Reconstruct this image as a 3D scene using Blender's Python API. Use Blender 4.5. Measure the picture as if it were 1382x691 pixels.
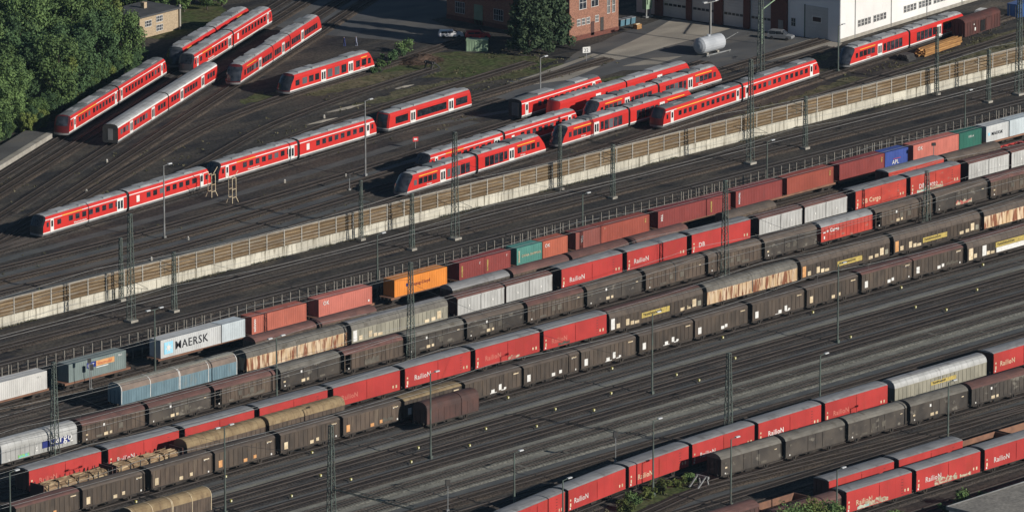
import bpy, math, random
from mathutils import Vector, Matrix, noise
random.seed(11)
for o in list(bpy.data.objects): bpy.data.objects.remove(o)
SC = bpy.context.scene
COL = SC.collection
RAD = math.radians

# ---------------------------------------------------------------- camera, sky, sun, exposure
# x runs along the freight tracks, y across them (away from the camera), z = 0 is the rail top
cam_d = bpy.data.cameras.new('camera'); cam = bpy.data.objects.new('camera', cam_d); COL.objects.link(cam)
cam.location = (-881.9, -813.8, 298.8)
cam.rotation_euler = (RAD(90 - 13.875), 0, RAD(-47.3))
cam_d.sensor_fit = 'HORIZONTAL'; cam_d.sensor_width = 36; cam_d.lens = 10302 / 1382 * 36
cam_d.clip_start = 10; cam_d.clip_end = 6000
SC.camera = cam
SUN_EL, SHADOW_AZ = RAD(21), RAD(101)          # shadows fall across the tracks and a little back
w = bpy.data.worlds.new('World'); SC.world = w; w.use_nodes = True
nt = w.node_tree; bg = nt.nodes['Background']; sky = nt.nodes.new('ShaderNodeTexSky')
sky.sky_type = 'NISHITA'; sky.sun_disc = False; sky.sun_elevation = SUN_EL; sky.dust_density = .2; sky.ozone_density = 3.5; sky.air_density = 1.0
sun_az = SHADOW_AZ + math.pi
sky.sun_rotation = math.pi / 2 - sun_az
nt.links.new(sky.outputs[0], bg.inputs[0]); bg.inputs[1].default_value = 0.05
sd = bpy.data.lights.new('sun', 'SUN'); sd.energy = 5.0; sd.angle = RAD(.53); sd.color = (1, .945, .875)
so = bpy.data.objects.new('sun', sd); COL.objects.link(so)
dirv = Vector((math.cos(SHADOW_AZ) * math.cos(SUN_EL), math.sin(SHADOW_AZ) * math.cos(SUN_EL), -math.sin(SUN_EL)))
so.rotation_euler = dirv.to_track_quat('-Z', 'Y').to_euler(); so.location = (0, 0, 200)
SC.view_settings.view_transform = 'Standard'; SC.view_settings.look = 'None'
SC.view_settings.exposure = 0; SC.view_settings.gamma = 1; SC.view_settings.use_curve_mapping = False

HAZE = 1.5e-5                                      # density of the air between the camera and the yard

# ---------------------------------------------------------------- helpers
def srgb(r, g, b):
    f = lambda c: (c / 255 / 12.92) if c / 255 <= .04045 else ((c / 255 + .055) / 1.055) ** 2.4
    return (f(r), f(g), f(b))
MATS = {}
def mat(n, c, c2=None, rough=.75, sc=(.6, .6, .6), lo=.38, hi=.62, det=6, metal=0, var=.08, spec=.25, fine=.0, fsc=6, bump=0, c3=None, sc3=(3, 3, 3), lo3=.55, hi3=.7):
    """world-position noise between c and c2 (and streaks of c3), a little brightness change from thing to thing"""
    m = bpy.data.materials.new(n); m.use_nodes = True; MATS[n] = m
    t = m.node_tree; N = t.nodes; L = t.links; b = N['Principled BSDF']
    b.inputs['Roughness'].default_value = rough; b.inputs['Metallic'].default_value = metal
    b.inputs['Specular IOR Level'].default_value = spec
    geo = N.new('ShaderNodeNewGeometry')
    def nz(s, lo, hi, d):
        mp = N.new('ShaderNodeMapping'); mp.inputs['Scale'].default_value = s; L.new(geo.outputs['Position'], mp.inputs[0])
        x = N.new('ShaderNodeTexNoise'); x.inputs['Scale'].default_value = 1; x.inputs['Detail'].default_value = d; L.new(mp.outputs[0], x.inputs[0])
        r = N.new('ShaderNodeMapRange'); r.inputs[1].default_value = lo; r.inputs[2].default_value = hi; L.new(x.outputs[0], r.inputs[0])
        return r.outputs[0]
    def mix(f, a, bb):
        x = N.new('ShaderNodeMix'); x.data_type = 'RGBA'; L.new(f, x.inputs[0])
        for s, v in ((6, a), (7, bb)):
            if isinstance(v, tuple): x.inputs[s].default_value = (*v, 1)
            else: L.new(v, x.inputs[s])
        return x.outputs[2]
    out = None
    c2 = c2 or tuple(v * .8 for v in c)
    out = mix(nz(sc, lo, hi, det), c, c2)
    if c3: out = mix(nz(sc3, lo3, hi3, 4), out, c3)
    oi = N.new('ShaderNodeObjectInfo')
    hs = N.new('ShaderNodeHueSaturation'); r = N.new('ShaderNodeMapRange')
    r.inputs[3].default_value = 1 - var; r.inputs[4].default_value = 1 + var
    L.new(oi.outputs['Random'], r.inputs[0]); L.new(r.outputs[0], hs.inputs['Value']); L.new(out, hs.inputs['Color'])
    out = hs.outputs[0]
    if fine:
        f = nz((fsc, fsc, fsc), .35, .65, 2); r2 = N.new('ShaderNodeMapRange'); r2.inputs[3].default_value = 1 - fine; r2.inputs[4].default_value = 1 + fine
        L.new(f, r2.inputs[0]); h2 = N.new('ShaderNodeHueSaturation'); L.new(r2.outputs[0], h2.inputs['Value']); L.new(out, h2.inputs['Color']); out = h2.outputs[0]
    L.new(out, b.inputs['Base Color'])
    if bump:
        x = N.new('ShaderNodeTexNoise'); x.inputs['Scale'].default_value = fsc; L.new(geo.outputs['Position'], x.inputs[0])
        bp = N.new('ShaderNodeBump'); bp.inputs['Strength'].default_value = bump; bp.inputs['Distance'].default_value = .1
        L.new(x.outputs[0], bp.inputs['Height']); L.new(bp.outputs[0], b.inputs['Normal'])
    return m

class MB:
    """collects shapes for ONE mesh"""
    def __init__(s): s.v = []; s.f = []; s.m = []
    def poly(s, pts, mi=0):
        b = len(s.v); s.v += [tuple(p) for p in pts]; s.f.append(tuple(range(b, b + len(pts)))); s.m.append(mi); return s
    def box(s, x0, x1, y0, y1, z0, z1, mi=0, bottom=True):
        b = len(s.v)
        s.v += [(x, y, z) for z in (z0, z1) for x, y in ((x0, y0), (x1, y0), (x1, y1), (x0, y1))]
        fs = [(4, 5, 6, 7), (0, 1, 5, 4), (1, 2, 6, 5), (2, 3, 7, 6), (3, 0, 4, 7)] + ([(3, 2, 1, 0)] if bottom else [])
        s.f += [tuple(b + i for i in f) for f in fs]; s.m += [mi] * len(fs); return s
    def prism(s, prof, x0, x1, mi=0, caps=True, closed=True):
        """profile of (y, z) points swept along x"""
        b = len(s.v); n = len(prof)
        s.v += [(x0, y, z) for y, z in prof] + [(x1, y, z) for y, z in prof]
        for i in range(n if closed else n - 1):
            j = (i + 1) % n; s.f.append((b + i, b + n + i, b + n + j, b + j)); s.m.append(mi)
        if caps:
            s.f.append(tuple(b + i for i in range(n))); s.f.append(tuple(b + n + i for i in reversed(range(n)))); s.m += [mi, mi]
        return s
    def tube(s, p0, p1, r0, r1=None, n=8, mi=0, caps=True):
        r1 = r0 if r1 is None else r1
        p0, p1 = Vector(p0), Vector(p1); d = (p1 - p0).normalized()
        a = d.cross(Vector((0, 0, 1)) if abs(d.z) < .9 else Vector((1, 0, 0))).normalized(); c = d.cross(a)
        b = len(s.v)
        for p, r in ((p0, r0), (p1, r1)):
            s.v += [tuple(p + (a * math.cos(t) + c * math.sin(t)) * r) for t in (2 * math.pi * (i + .5) / n for i in range(n))]
        for i in range(n):
            j = (i + 1) % n; s.f.append((b + i, b + j, b + n + j, b + n + i)); s.m.append(mi)
        if caps:
            s.f.append(tuple(b + i for i in reversed(range(n)))); s.f.append(tuple(b + n + i for i in range(n))); s.m += [mi, mi]
        return s
    def beam(s, p0, p1, w=.1, mi=0): return s.tube(p0, p1, w * .7, w * .7, 4, mi)
    def mesh(s, name, *mats, smooth=False):
        me = bpy.data.meshes.new(name); me.from_pydata(s.v, [], s.f)
        for m in mats: me.materials.append(MATS[m] if isinstance(m, str) else m)
        if len(mats) > 1: me.polygons.foreach_set('material_index', s.m)
        if smooth: me.polygons.foreach_set('use_smooth', [True] * len(s.f))
        me.validate(); me.update(); return me

CACHE = {}
def cached(key, fn):
    if key not in CACHE: CACHE[key] = fn()
    return CACHE[key]
def add(name, me, parent=None, loc=(0, 0, 0), rot=(0, 0, 0), m=None, kind=None, label=None, scale=None):
    o = bpy.data.objects.new(name, me); COL.objects.link(o)
    o.parent = parent; o.location = loc; o.rotation_euler = rot
    if scale: o.scale = scale
    if m:
        o.material_slots[0].link = 'OBJECT'; o.material_slots[0].material = MATS[m]
    if kind: o['kind'] = kind
    if label: o['label'] = label
    return o
def tag(o, label, cat, group=None):
    o['label'] = label; o['category'] = cat
    if group: o['group'] = group
    return o
def thing(name, label, cat, loc=(0, 0, 0), rz=0, group=None):
    o = bpy.data.objects.new(name, None); COL.objects.link(o); o.empty_display_size = .5
    o.location = loc; o.rotation_euler = (0, 0, rz); return tag(o, label, cat, group)
def ordn(i):
    return ['first', 'second', 'third', 'fourth', 'fifth', 'sixth', 'seventh', 'eighth', 'ninth', 'tenth', 'eleventh', 'twelfth', 'thirteenth', 'fourteenth', 'fifteenth', 'sixteenth', 'seventeenth', 'eighteenth', 'nineteenth', 'twentieth', 'twenty-first', 'twenty-second', 'twenty-third', 'twenty-fourth', 'twenty-fifth', 'twenty-sixth', 'twenty-seventh', 'twenty-eighth', 'twenty-ninth', 'thirtieth'][i]
def lettering(txt, size, bold=.0):
    def f():
        cu = bpy.data.curves.new('lettering', 'FONT'); cu.body = txt; cu.size = size; cu.extrude = .006; cu.offset = bold; cu.space_character = 1.1; cu.resolution_u = 2
        o = bpy.data.objects.new('lettering', cu); me = bpy.data.meshes.new_from_object(o)
        bpy.data.objects.remove(o); bpy.data.curves.remove(cu)
        me.materials.clear(); me.materials.append(MATS['white_print']); return me
    return cached(('txt', txt, size, bold), f)
def slab(name, pts, z, m, kind='structure'):
    b = MB(); b.poly([(x, y, z) for x, y in pts]); return add(name, b.mesh(name, m), kind=kind)
def ragged(pts, step=2.5, amp=1.0, seed=0):
    """breaks a polygon outline into short uneven pieces"""
    out = []; rr = random.Random(seed)
    for (x0, y0), (x1, y1) in zip(pts, pts[1:] + pts[:1]):
        n = max(1, int(math.hypot(x1 - x0, y1 - y0) / step))
        for i in range(n):
            t = i / n; out.append((x0 + (x1 - x0) * t + rr.uniform(-amp, amp), y0 + (y1 - y0) * t + rr.uniform(-amp, amp)))
    return out

# ---------------------------------------------------------------- materials
mat('ground', (.043, .040, .037), (.084, .073, .059), sc=(.05, .16, .1), fine=.35, fsc=2.2, c3=(.025, .025, .028), sc3=(.09, .3, .2), lo3=.5, hi3=.7, rough=.95, spec=.1)
mat('ballast_dark', (.035, .033, .032), (.068, .058, .049), sc=(.1, .4, .3), fine=.45, fsc=3.5, rough=.95, spec=.1, var=.16)
mat('ballast_brown', (.055, .045, .037), (.095, .075, .058), sc=(.08, .4, .3), fine=.45, fsc=3.5, rough=.95, spec=.1, var=.14)
mat('ballast_grey', (.118, .116, .100), (.165, .160, .136), sc=(.1, .5, .3), fine=.4, fsc=3, rough=.95, spec=.1)
mat('sleeper_wood', (.045, .038, .033), (.075, .06, .05), sc=(2, 2, 2), rough=.9, spec=.1)
mat('sleeper_light', (.20, .185, .16), (.13, .12, .105), sc=(2, 2, 2), rough=.9, spec=.1)
mat('rail', (.050, .043, .039), (.074, .062, .055), sc=(.3, 1, 1), rough=.55, metal=.2)
mat('rail_shiny', (.095, .088, .084), (.075, .068, .064), sc=(.3, 1, 1), rough=.4, metal=.4)
mat('walkway', (.245, .238, .200), (.185, .180, .152), sc=(.3, .8, .5), fine=.15, fsc=4, rough=.95, spec=.1)
mat('walkway_blue', (.088, .092, .092), (.118, .120, .114), sc=(.3, .8, .5), fine=.15, rough=.95, spec=.1)
mat('asphalt', (.115, .115, .113), (.085, .085, .086), sc=(.12, .2, .2), fine=.12, rough=.9, spec=.15, c3=(.135, .127, .115), sc3=(.06, .12, .1), lo3=.5, hi3=.62)
mat('concrete_apron', (.36, .325, .265), (.26, .235, .195), sc=(.1, .25, .2), fine=.12, rough=.9, spec=.15)
mat('grass', (.070, .090, .034), (.10, .095, .05), sc=(.25, .25, .25), fine=.4, fsc=1.6, rough=1, spec=.05)
mat('dry_grass', (.135, .120, .075), (.092, .092, .05), sc=(.3, .3, .3), fine=.4, fsc=1.6, rough=1, spec=.05)
mat('concrete', (.54, .51, .42), (.42, .395, .325), sc=(.5, .5, .15), fine=.1, rough=.9, spec=.15, c3=(.14, .125, .09), sc3=(1.9, 1.9, .16), lo3=.52, hi3=.68)
mat('concrete_post', (.34, .32, .275), (.27, .25, .215), sc=(1, 1, 1), rough=.9, spec=.15)
mat('barrier_wood', (.200, .145, .085), (.135, .093, .053), sc=(.35, 1, 3), fine=.12, rough=.85, spec=.1, var=.16, c3=(.22, .19, .145), sc3=(.25, .5, 2), lo3=.55, hi3=.72)
mat('barrier_groove_shade', (.115, .080, .046), (.085, .060, .036), sc=(.5, 1, 3), rough=.95, spec=.05)  # darker groove wood: the shade between boards is put into the colour
mat('steel_green', (.105, .135, .115), (.075, .085, .075), sc=(1, 1, .6), rough=.6, spec=.3, c3=(.16, .12, .08), sc3=(2, 2, 1), lo3=.62, hi3=.75)
mat('steel_grey', (.30, .31, .31), (.22, .22, .21), sc=(1, 1, .6), rough=.5, metal=.3)
mat('steel_dark', (.035, .036, .038), (.055, .05, .045), sc=(1, 1, 1), rough=.7)
mat('lamp_white', (.5, .51, .51), (.42, .43, .43), rough=.4)
mat('undergear', (.030, .027, .025), (.052, .044, .037), sc=(1.2, 1.2, 1.2), rough=.9, spec=.1)
mat('gap_black', (.012, .012, .013), (.02, .02, .02), rough=.9, spec=.1)
mat('white_print', (.72, .71, .68), (.6, .59, .55), sc=(2, 2, 2), rough=.6, var=.03)
mat('cream_print', (.62, .52, .36), (.48, .38, .24), sc=(1.5, 1.5, 1.5), rough=.7, var=.15)
mat('orange_print', (.62, .33, .14), (.5, .25, .1), sc=(1.5, 1.5, 1.5), rough=.7)
mat('yellow_print', (.48, .37, .10), (.38, .29, .09), sc=(2, 2, 2), rough=.6, c3=(.16, .14, .10), sc3=(3, 3, 1), lo3=.58, hi3=.72)
mat('dark_print', (.02, .022, .028), (.03, .03, .035), rough=.6)
mat('black_print', (.02, .018, .015), (.03, .025, .02), rough=.6)
mat('navy_print', (.018, .030, .16), (.03, .04, .18), rough=.5)
mat('sky_print', (.30, .62, .78), (.36, .66, .8), rough=.5)
mat('graffiti', (.33, .29, .20), (.46, .41, .30), sc=(1.1, 1.1, 1.6), lo=.42, hi=.58, rough=.7, c3=(.35, .10, .08), sc3=(1.3, 1.3, 1.8), lo3=.52, hi3=.58)
mat('graffiti_teal', (.24, .42, .40), (.45, .46, .36), sc=(1.4, 1.4, 2), lo=.45, hi=.55, rough=.7)
mat('graffiti_green', (.25, .55, .14), (.16, .45, .48), sc=(1.2, 1.2, 2.2), lo=.45, hi=.55, rough=.6)
# freight
mat('red_wall', (.43, .046, .040), (.35, .038, .034), sc=(.25, .5, .25), rough=.5, var=.05, spec=.3, c3=(.33, .045, .032), sc3=(.5, .5, .18), lo3=.55, hi3=.75)
mat('dbred_wall', (.47, .062, .042), (.36, .05, .036), sc=(.3, .6, .6), rough=.55, spec=.3, c3=(.30, .17, .13), sc3=(.6, .6, 1.3), lo3=.62, hi3=.74)
mat('roof_grey', (.25, .25, .25), (.19, .19, .19), sc=(.3, 1.3, 1), rough=.6, var=.1, c3=(.14, .135, .13), sc3=(.7, .4, 1), lo3=.56, hi3=.72)
mat('roof_brown', (.135, .070, .060), (.095, .052, .046), sc=(.35, 1, 1), rough=.85, var=.14, c3=(.15, .075, .06), sc3=(.8, .5, 1), lo3=.55, hi3=.75)
mat('roof_dark', (.110, .088, .072), (.080, .065, .055), sc=(.4, 1, 1), rough=.85, var=.14, c3=(.115, .09, .07), sc3=(.8, .5, 1), lo3=.55, hi3=.75)
mat('roof_tan', (.26, .195, .11), (.19, .135, .075), sc=(.6, .8, .8), rough=.9, c3=(.13, .09, .055), sc3=(1.4, .5, .5), lo3=.56, hi3=.72)
mat('roof_greygreen', (.155, .145, .125), (.112, .104, .09), sc=(.4, 1, 1), rough=.85, var=.14, c3=(.09, .08, .065), sc3=(.8, .5, 1), lo3=.55, hi3=.72)
mat('wall_black', (.080, .062, .048), (.052, .042, .034), sc=(.9, .9, .3), rough=.8, var=.16, c3=(.095, .07, .05), sc3=(1.2, 1.2, .25), lo3=.56, hi3=.76)
mat('wall_brown', (.108, .080, .060), (.072, .055, .043), sc=(.8, .8, .3), rough=.8, var=.12, c3=(.14, .11, .08), sc3=(1.2, 1.2, .3), lo3=.57, hi3=.76)
mat('wall_grey', (.074, .063, .052), (.046, .040, .035), sc=(.5, .5, .4), rough=.8, var=.14, c3=(.16, .145, .12), sc3=(.6, .6, 1.0), lo3=.61, hi3=.7)
mat('wall_faded', (.125, .112, .09), (.09, .08, .066), sc=(2, 2, 2), rough=.85, var=.2)
mat('wall_rusty', (.62, .49, .34), (.50, .35, .20), sc=(1.3, 1.3, .22), lo=.42, hi=.6, rough=.8, c3=(.22, .085, .045), sc3=(2.0, 2.0, .30), lo3=.49, hi3=.60)
mat('wall_silver', (.50, .50, .48), (.42, .42, .40), sc=(.6, .6, .3), rough=.45, metal=.15, c3=(.3, .29, .27), sc3=(1.3, 1.3, .25), lo3=.6, hi3=.78)
mat('wall_aluminium', (.50, .50, .48), (.40, .40, .38), sc=(.6, .6, .4), rough=.4, metal=.25)
mat('wall_olive', (.27, .255, .20), (.20, .19, .15), sc=(.7, .7, .3), rough=.7)
mat('wall_blue', (.14, .215, .25), (.105, .165, .195), sc=(.8, .8, .3), rough=.6, c3=(.16, .19, .19), sc3=(1, 1, .4), lo3=.58, hi3=.72)
mat('tarp_brown', (.20, .155, .125), (.15, .12, .1), sc=(.8, .8, .8), rough=.8)
mat('maroon', (.088, .046, .038), (.062, .037, .032), sc=(.6, .6, .5), rough=.7, var=.1)
mat('old_brown', (.095, .036, .030), (.065, .030, .026), sc=(.8, .8, .4), rough=.8)
mat('rust_plate', (.23, .12, .075), (.16, .085, .058), sc=(.8, .8, .8), rough=.85)
mat('timber', (.26, .175, .10), (.13, .085, .05), sc=(.4, 3, 3), rough=.9, var=.3, c3=(.46, .36, .22), sc3=(.6, 4, 4), lo3=.52, hi3=.66)
mat('beam_wood', (.46, .25, .09), (.32, .165, .06), sc=(.3, 3, 3), rough=.8, var=.3)
# containers
for n, c in dict(c_white=(.56, .55, .52), c_grey=(.19, .235, .225), c_silver=(.52, .53, .52), c_pale=(.52, .58, .60), c_brick=(.42, .125, .085), c_salmon=(.52, .165, .125), c_orange=(.68, .235, .042), c_maroon=(.235, .052, .046), c_teal=(.085, .245, .205), c_rust=(.40, .11, .065), c_brown=(.26, .085, .068), c_redbrown=(.30, .074, .05), c_blue=(.050, .085, .30), c_green=(.030, .13, .095)).items():
    mat(n, c, tuple(v * .84 for v in c), sc=(.5, .5, .35), rough=.6, var=.04, c3=tuple(v * .68 + .015 for v in c), sc3=(1.1, 1.1, .4), lo3=.6, hi3=.78)
# passenger trains
mat('train_red', (.55, .034, .028), (.49, .030, .025), sc=(.3, .3, .3), rough=.35, var=.03, spec=.4)
mat('train_white', (.70, .69, .66), (.62, .61, .57), sc=(.6, .6, .6), rough=.5)
mat('train_roof', (.36, .365, .365), (.27, .275, .27), sc=(.3, 1, 1), rough=.6, var=.1, c3=(.22, .215, .21), sc3=(.9, .6, 1), lo3=.57, hi3=.75)
mat('cab_shade', (.040, .044, .050), (.032, .035, .04), rough=.3, spec=.4)  # near-black cab fronts, their shade painted into the colour
mat('cab_shade_red', (.10, .014, .016), (.08, .012, .014), rough=.35, spec=.4)  # red cab fronts darkened to maroon, shade painted in
mat('train_roof_dark', (.17, .18, .18), (.13, .135, .135), sc=(.3, 1, 1), rough=.6, var=.1)
mat('train_skirt', (.20, .20, .20), (.15, .15, .15), rough=.7)
mat('glass_dark', (.012, .015, .020), (.034, .038, .046), rough=.1, spec=.5, var=.5, sc=(1.1, 1.1, 1.6))  # wide tone spread from pane to pane stands in for reflections
mat('glass_panel', (.11, .12, .13), (.09, .10, .11), rough=.2, spec=.5)
mat('first_class', (.75, .45, .04), (.7, .4, .04), rough=.5)
mat('bellows', (.03, .03, .033), (.02, .02, .022), rough=.9)
# buildings
mat('brick', (.31, .155, .105), (.23, .115, .08), sc=(2.5, 2.5, 5), rough=.9, fine=.18, fsc=5)
mat('beige_brick', (.42, .33, .22), (.35, .27, .18), sc=(2, 2, 4), rough=.9, fine=.12, fsc=5)
mat('white_panel', (.76, .75, .72), (.70, .69, .66), sc=(.2, .2, .2), rough=.5)
mat('grey_panel', (.80, .80, .80), (.74, .74, .74), sc=(.3, .3, .3), rough=.5)
mat('door_grey', (.56, .55, .53), (.50, .49, .47), sc=(.4, .4, .4), rough=.6)
mat('brick_dark', (.15, .055, .04), (.11, .045, .035), sc=(2, 2, 4), rough=.9)
mat('roof_felt', (.06, .062, .066), (.085, .085, .085), sc=(.4, .4, .4), rough=.9)
mat('roof_gravel', (.27, .25, .215), (.21, .195, .17), sc=(.4, .4, .4), rough=.95, fine=.2, fsc=2)
mat('tank_white', (.46, .48, .50), (.38, .40, .42), sc=(.4, .4, .4), rough=.35)
mat('car_silver', (.26, .27, .28), rough=.3, metal=.3)
mat('car_dark', (.05, .055, .06), rough=.3)
mat('car_white', (.7, .7, .7), rough=.3)
mat('bin_blue', (.10, .2, .25), rough=.6)
mat('box_blue', (.03, .085, .25), rough=.6)
mat('machine_green', (.26, .36, .24), rough=.6)
mat('lantern_yellow', (.50, .45, .10), (.4, .36, .08), rough=.5)
mat('red_sign', (.55, .04, .04), rough=.5)
mat('skin', (.5, .32, .24), rough=.7); mat('cloth_blue', (.05, .07, .22), rough=.9); mat('cloth_light', (.35, .38, .5), rough=.9)
# plants
for n, c, c2 in (('leaf_mid', (.112, .172, .056), (.070, .118, .042)), ('leaf_dark', (.072, .126, .050), (.048, .088, .038)), ('leaf_light', (.175, .21, .055), (.12, .16, .045)), ('leaf_fir', (.042, .068, .036), (.060, .088, .044)), ('leaf_weed', (.11, .13, .035), (.075, .10, .028)), ('leaf_dry', (.13, .085, .06), (.085, .06, .045))):
    mat(n, c, c2, sc=(.5, .5, .5), rough=.75, var=.22, spec=.15)
mat('bark', (.09, .075, .06), (.06, .05, .04), sc=(2, 2, 1), rough=.95)

# ================================================================ THE SETTING
def ground():
    b = MB(); xs = [-3000, -400, -160, 280, 700, 3000]
    b.poly([(-1500, -1500, -.36), (1500, -1500, -.36), (1500, 1500, -.36), (-1500, 1500, -.36)])
    return add('ground', b.mesh('ground', 'ground'), kind='structure')
ground()

def spline(pts, step=3.0):
    if len(pts) == 2: 
        return [Vector((*pts[0], 0)), Vector((*pts[1], 0))]
    P = [Vector((*p, 0)) for p in pts]; P = [P[0] * 2 - P[1]] + P + [P[-1] * 2 - P[-2]]
    out = []
    for i in range(1, len(P) - 2):
        a, b, c, d = P[i - 1:i + 3]; n = max(2, int((c - b).length / step))
        ta = ((c - a).length) ; 
        m1 = (c - a) / ((c - b).length + (b - a).length) * (c - b).length
        m2 = (d - b) / ((d - c).length + (c - b).length) * (c - b).length
        for k in range(n):
            t = k / n; t2 = t * t; t3 = t2 * t
            out.append(b * (2 * t3 - 3 * t2 + 1) + m1 * (t3 - 2 * t2 + t) + c * (3 * t2 - 2 * t3) + m2 * (t3 - t2))
    return out + [P[-2]]
def sweep(mb, path, prof, closed=True):
    """(offset, z) profile along a flat path"""
    n = len(prof); b = len(mb.v)
    for i, p in enumerate(path):
        d = (path[min(i + 1, len(path) - 1)] - path[max(i - 1, 0)]).normalized(); nn = Vector((-d.y, d.x, 0))
        mb.v += [tuple(p + nn * o + Vector((0, 0, z))) for o, z in prof]
    for i in range(len(path) - 1):
        for k in range(n if closed else n - 1):
            a, c = b + i * n + k, b + i * n + (k + 1) % n
            mb.f.append((a, a + n, c + n, c)); mb.m.append(0)
TN = [0]
def track(pts, bed='ballast_dark', slp='sleeper_wood', rail='rail', dz=0, width=3.3, low=0):
    TN[0] += 1
    path = spline(pts)
    b = MB(); sweep(b, path, [(width / 2 + .45, -.36 + dz * .3), (width / 2, -.20 + dz - low), (-width / 2, -.20 + dz - low), (-width / 2 - .45, -.36 + dz * .3)], closed=False)
    root = add('railway_track', b.mesh('track_bed', bed), kind='structure')
    for o in (-.755, .755):
        r = MB(); sweep(r, path, [(o - .04, -.16 + dz), (o - .04, dz - low), (o + .04, dz - low), (o + .04, -.16 + dz)][::-1])
        add('rail', r.mesh('rail', rail), root)
    s = MB(); acc = 0
    for p, q in zip(path, path[1:]):
        L = (q - p).length; d = (q - p) / L; nn = Vector((-d.y, d.x, 0))
        while acc < L:
            if random.random() < .985:
                c = p + d * acc; h = .12; k = random.uniform(-.02, .02); ln = 1.27 + random.uniform(-.05, .05); base = len(s.v)
                for z in (-.24, -.155 + dz - low + k * .3):
                    s.v += [tuple(c + d * a * h + nn * e * ln + Vector((0, 0, z))) for a, e in ((-1, -1), (1, -1), (1, 1), (-1, 1))]
                s.f += [tuple(base + i for i in f) for f in ((4, 5, 6, 7), (0, 1, 5, 4), (1, 2, 6, 5), (2, 3, 7, 6), (3, 0, 4, 7))]
                s.m += [0] * 5
            acc += .63
        acc -= L
    add('sleepers', s.mesh('sleepers', slp), root, kind='stuff')
    return root
X0, X1 = -215, 250
for y, bed, slp, rl in ((29.8, 'ballast_dark', 'sleeper_wood', 'rail_shiny'), (25.2, 'ballast_brown', 'sleeper_wood', 'rail_shiny'),
        (18.0, 'ballast_dark', 'sleeper_wood', 'rail_shiny'), (13.0, 'ballast_dark', 'sleeper_wood', 'rail'), (5.8, 'ballast_dark', 'sleeper_wood', 'rail'),
        (-.4, 'ballast_brown', 'sleeper_wood', 'rail'), (-5.3, 'ballast_dark', 'sleeper_wood', 'rail'), (-10.2, 'ballast_dark', 'sleeper_wood', 'rail'),
        (-15.0, 'ballast_dark', 'sleeper_light', 'rail'), (-20.4, 'ballast_grey', 'sleeper_wood', 'rail'), (-25.8, 'ballast_dark', 'sleeper_wood', 'rail'),
        (-30.6, 'ballast_brown', 'sleeper_light', 'rail'), (-35.0, 'ballast_dark', 'sleeper_wood', 'rail'), (-39.5, 'ballast_dark', 'sleeper_wood', 'rail'),
        (-45.0, 'ballast_dark', 'sleeper_wood', 'rail'), (-51.6, 'ballast_dark', 'sleeper_wood', 'rail'), (-56.6, 'walkway_blue', 'sleeper_wood', 'rail'),
        (-61.6, 'ballast_dark', 'sleeper_wood', 'rail'), (-65.9, 'ballast_dark', 'sleeper_wood', 'rail'), (-70.7, 'ballast_dark', 'sleeper_wood', 'rail'),
        (-75.9, 'ballast_grey', 'sleeper_wood', 'rail'), (-81.2, 'ballast_grey', 'sleeper_wood', 'rail'), (-86.9, 'ballast_brown', 'sleeper_wood', 'rail'),
        (-92.0, 'ballast_dark', 'sleeper_wood', 'rail'), (-115.2, 'ballast_dark', 'sleeper_wood', 'rail'), (-120.0, 'ballast_brown', 'sleeper_wood', 'rail'),
        (-128.1, 'ballast_dark', 'sleeper_wood', 'rail'), (-133.8, 'ballast_dark', 'sleeper_wood', 'rail'), (-140.0, 'ballast_dark', 'sleeper_wood', 'rail')):
    track([(X0, y), (X1, y)], bed, slp, rl)
G_PATH = [(-150, -113.4), (-132, -109.3), (-115.5, -106.0), (-100, -103.5), (-84.4, -101.5), (-69, -100.3), (-54, -99.8), (-37, -99.6), (0, -99.6), (60, -99.6)]
H_PATH = [(-77.5, -107.6), (-40, -108.6), (0, -109.8), (60, -111.5)]
track(G_PATH, 'ballast_dark'); track(H_PATH, 'ballast_dark')
track([(-150, -124.5), (-112, -115.5), (-90, -111.2), (-77.5, -109.2), (-66, -110.2), (-40, -112.6), (0, -115.2)], 'ballast_brown', dz=.006)
# tracks of the passenger yard
def ray(p, deg, a, b): c, s = math.cos(RAD(deg)), math.sin(RAD(deg)); return [(p[0] + a * c, p[1] + a * s), (p[0] + b * c, p[1] + b * s)]
U = [ray((17, 122.6), 25.7, -75, 140), ray((67.5, 142.4), 25.7, -120, 130), ray((18.7, 112), 25.7, -80, 140), ray((65.9, 129.1), 25.9, -125, 120),
     [(125, 127), (93.7, 121.4), (66.7, 117.4), (42, 111), (10, 97.6), (-35, 77.5), (-58, 70.6)],
     [(102, 113.5), (75, 109), (48, 102.5), (18, 90.5), (-25, 75.6), (-55, 70.4)],
     [(118, 104.6), (62, 97), (32, 90), (-8, 80), (-48, 71.6)],
     [(130, 96.2), (72, 90.2), (22, 84.4), (-15, 77.6), (-50, 71.1)],
     ray((-37.2, 72.5), 6.62, -90, 130),
     [(-150, 62.5), (-70, 62.3), (-25, 62.6), (20, 66), (80.8, 73.9), (140, 81.5)],
     [(-150, 56.6), (-70, 56.5), (-25, 57), (20, 60.9), (99, 70.2), (180, 79.2)],
     [(-150, 51), (-70, 51), (-25, 51.2), (39, 57), (88, 63), (165, 72.5)],
     [(-150, 45.6), (-70, 45.6), (-25, 45.8), (24.5, 48.9), (69.7, 54.1), (130, 61.5)],
     [(-60, 45.4), (-10, 44.6), (30, 45), (62, 47.2), (91.8, 50.6), (151, 58.4), (250, 71)],
     [(60, 41.5), (110, 45.5), (160, 50.2), (250, 60)]]
beds = ['ballast_dark', 'ballast_brown', 'ballast_dark', 'ballast_brown', 'ballast_brown', 'ground', 'ballast_brown', 'ballast_brown', 'ballast_dark', 'ballast_dark', 'ballast_brown', 'ballast_dark', 'ballast_dark', 'ballast_brown', 'ground']
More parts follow.
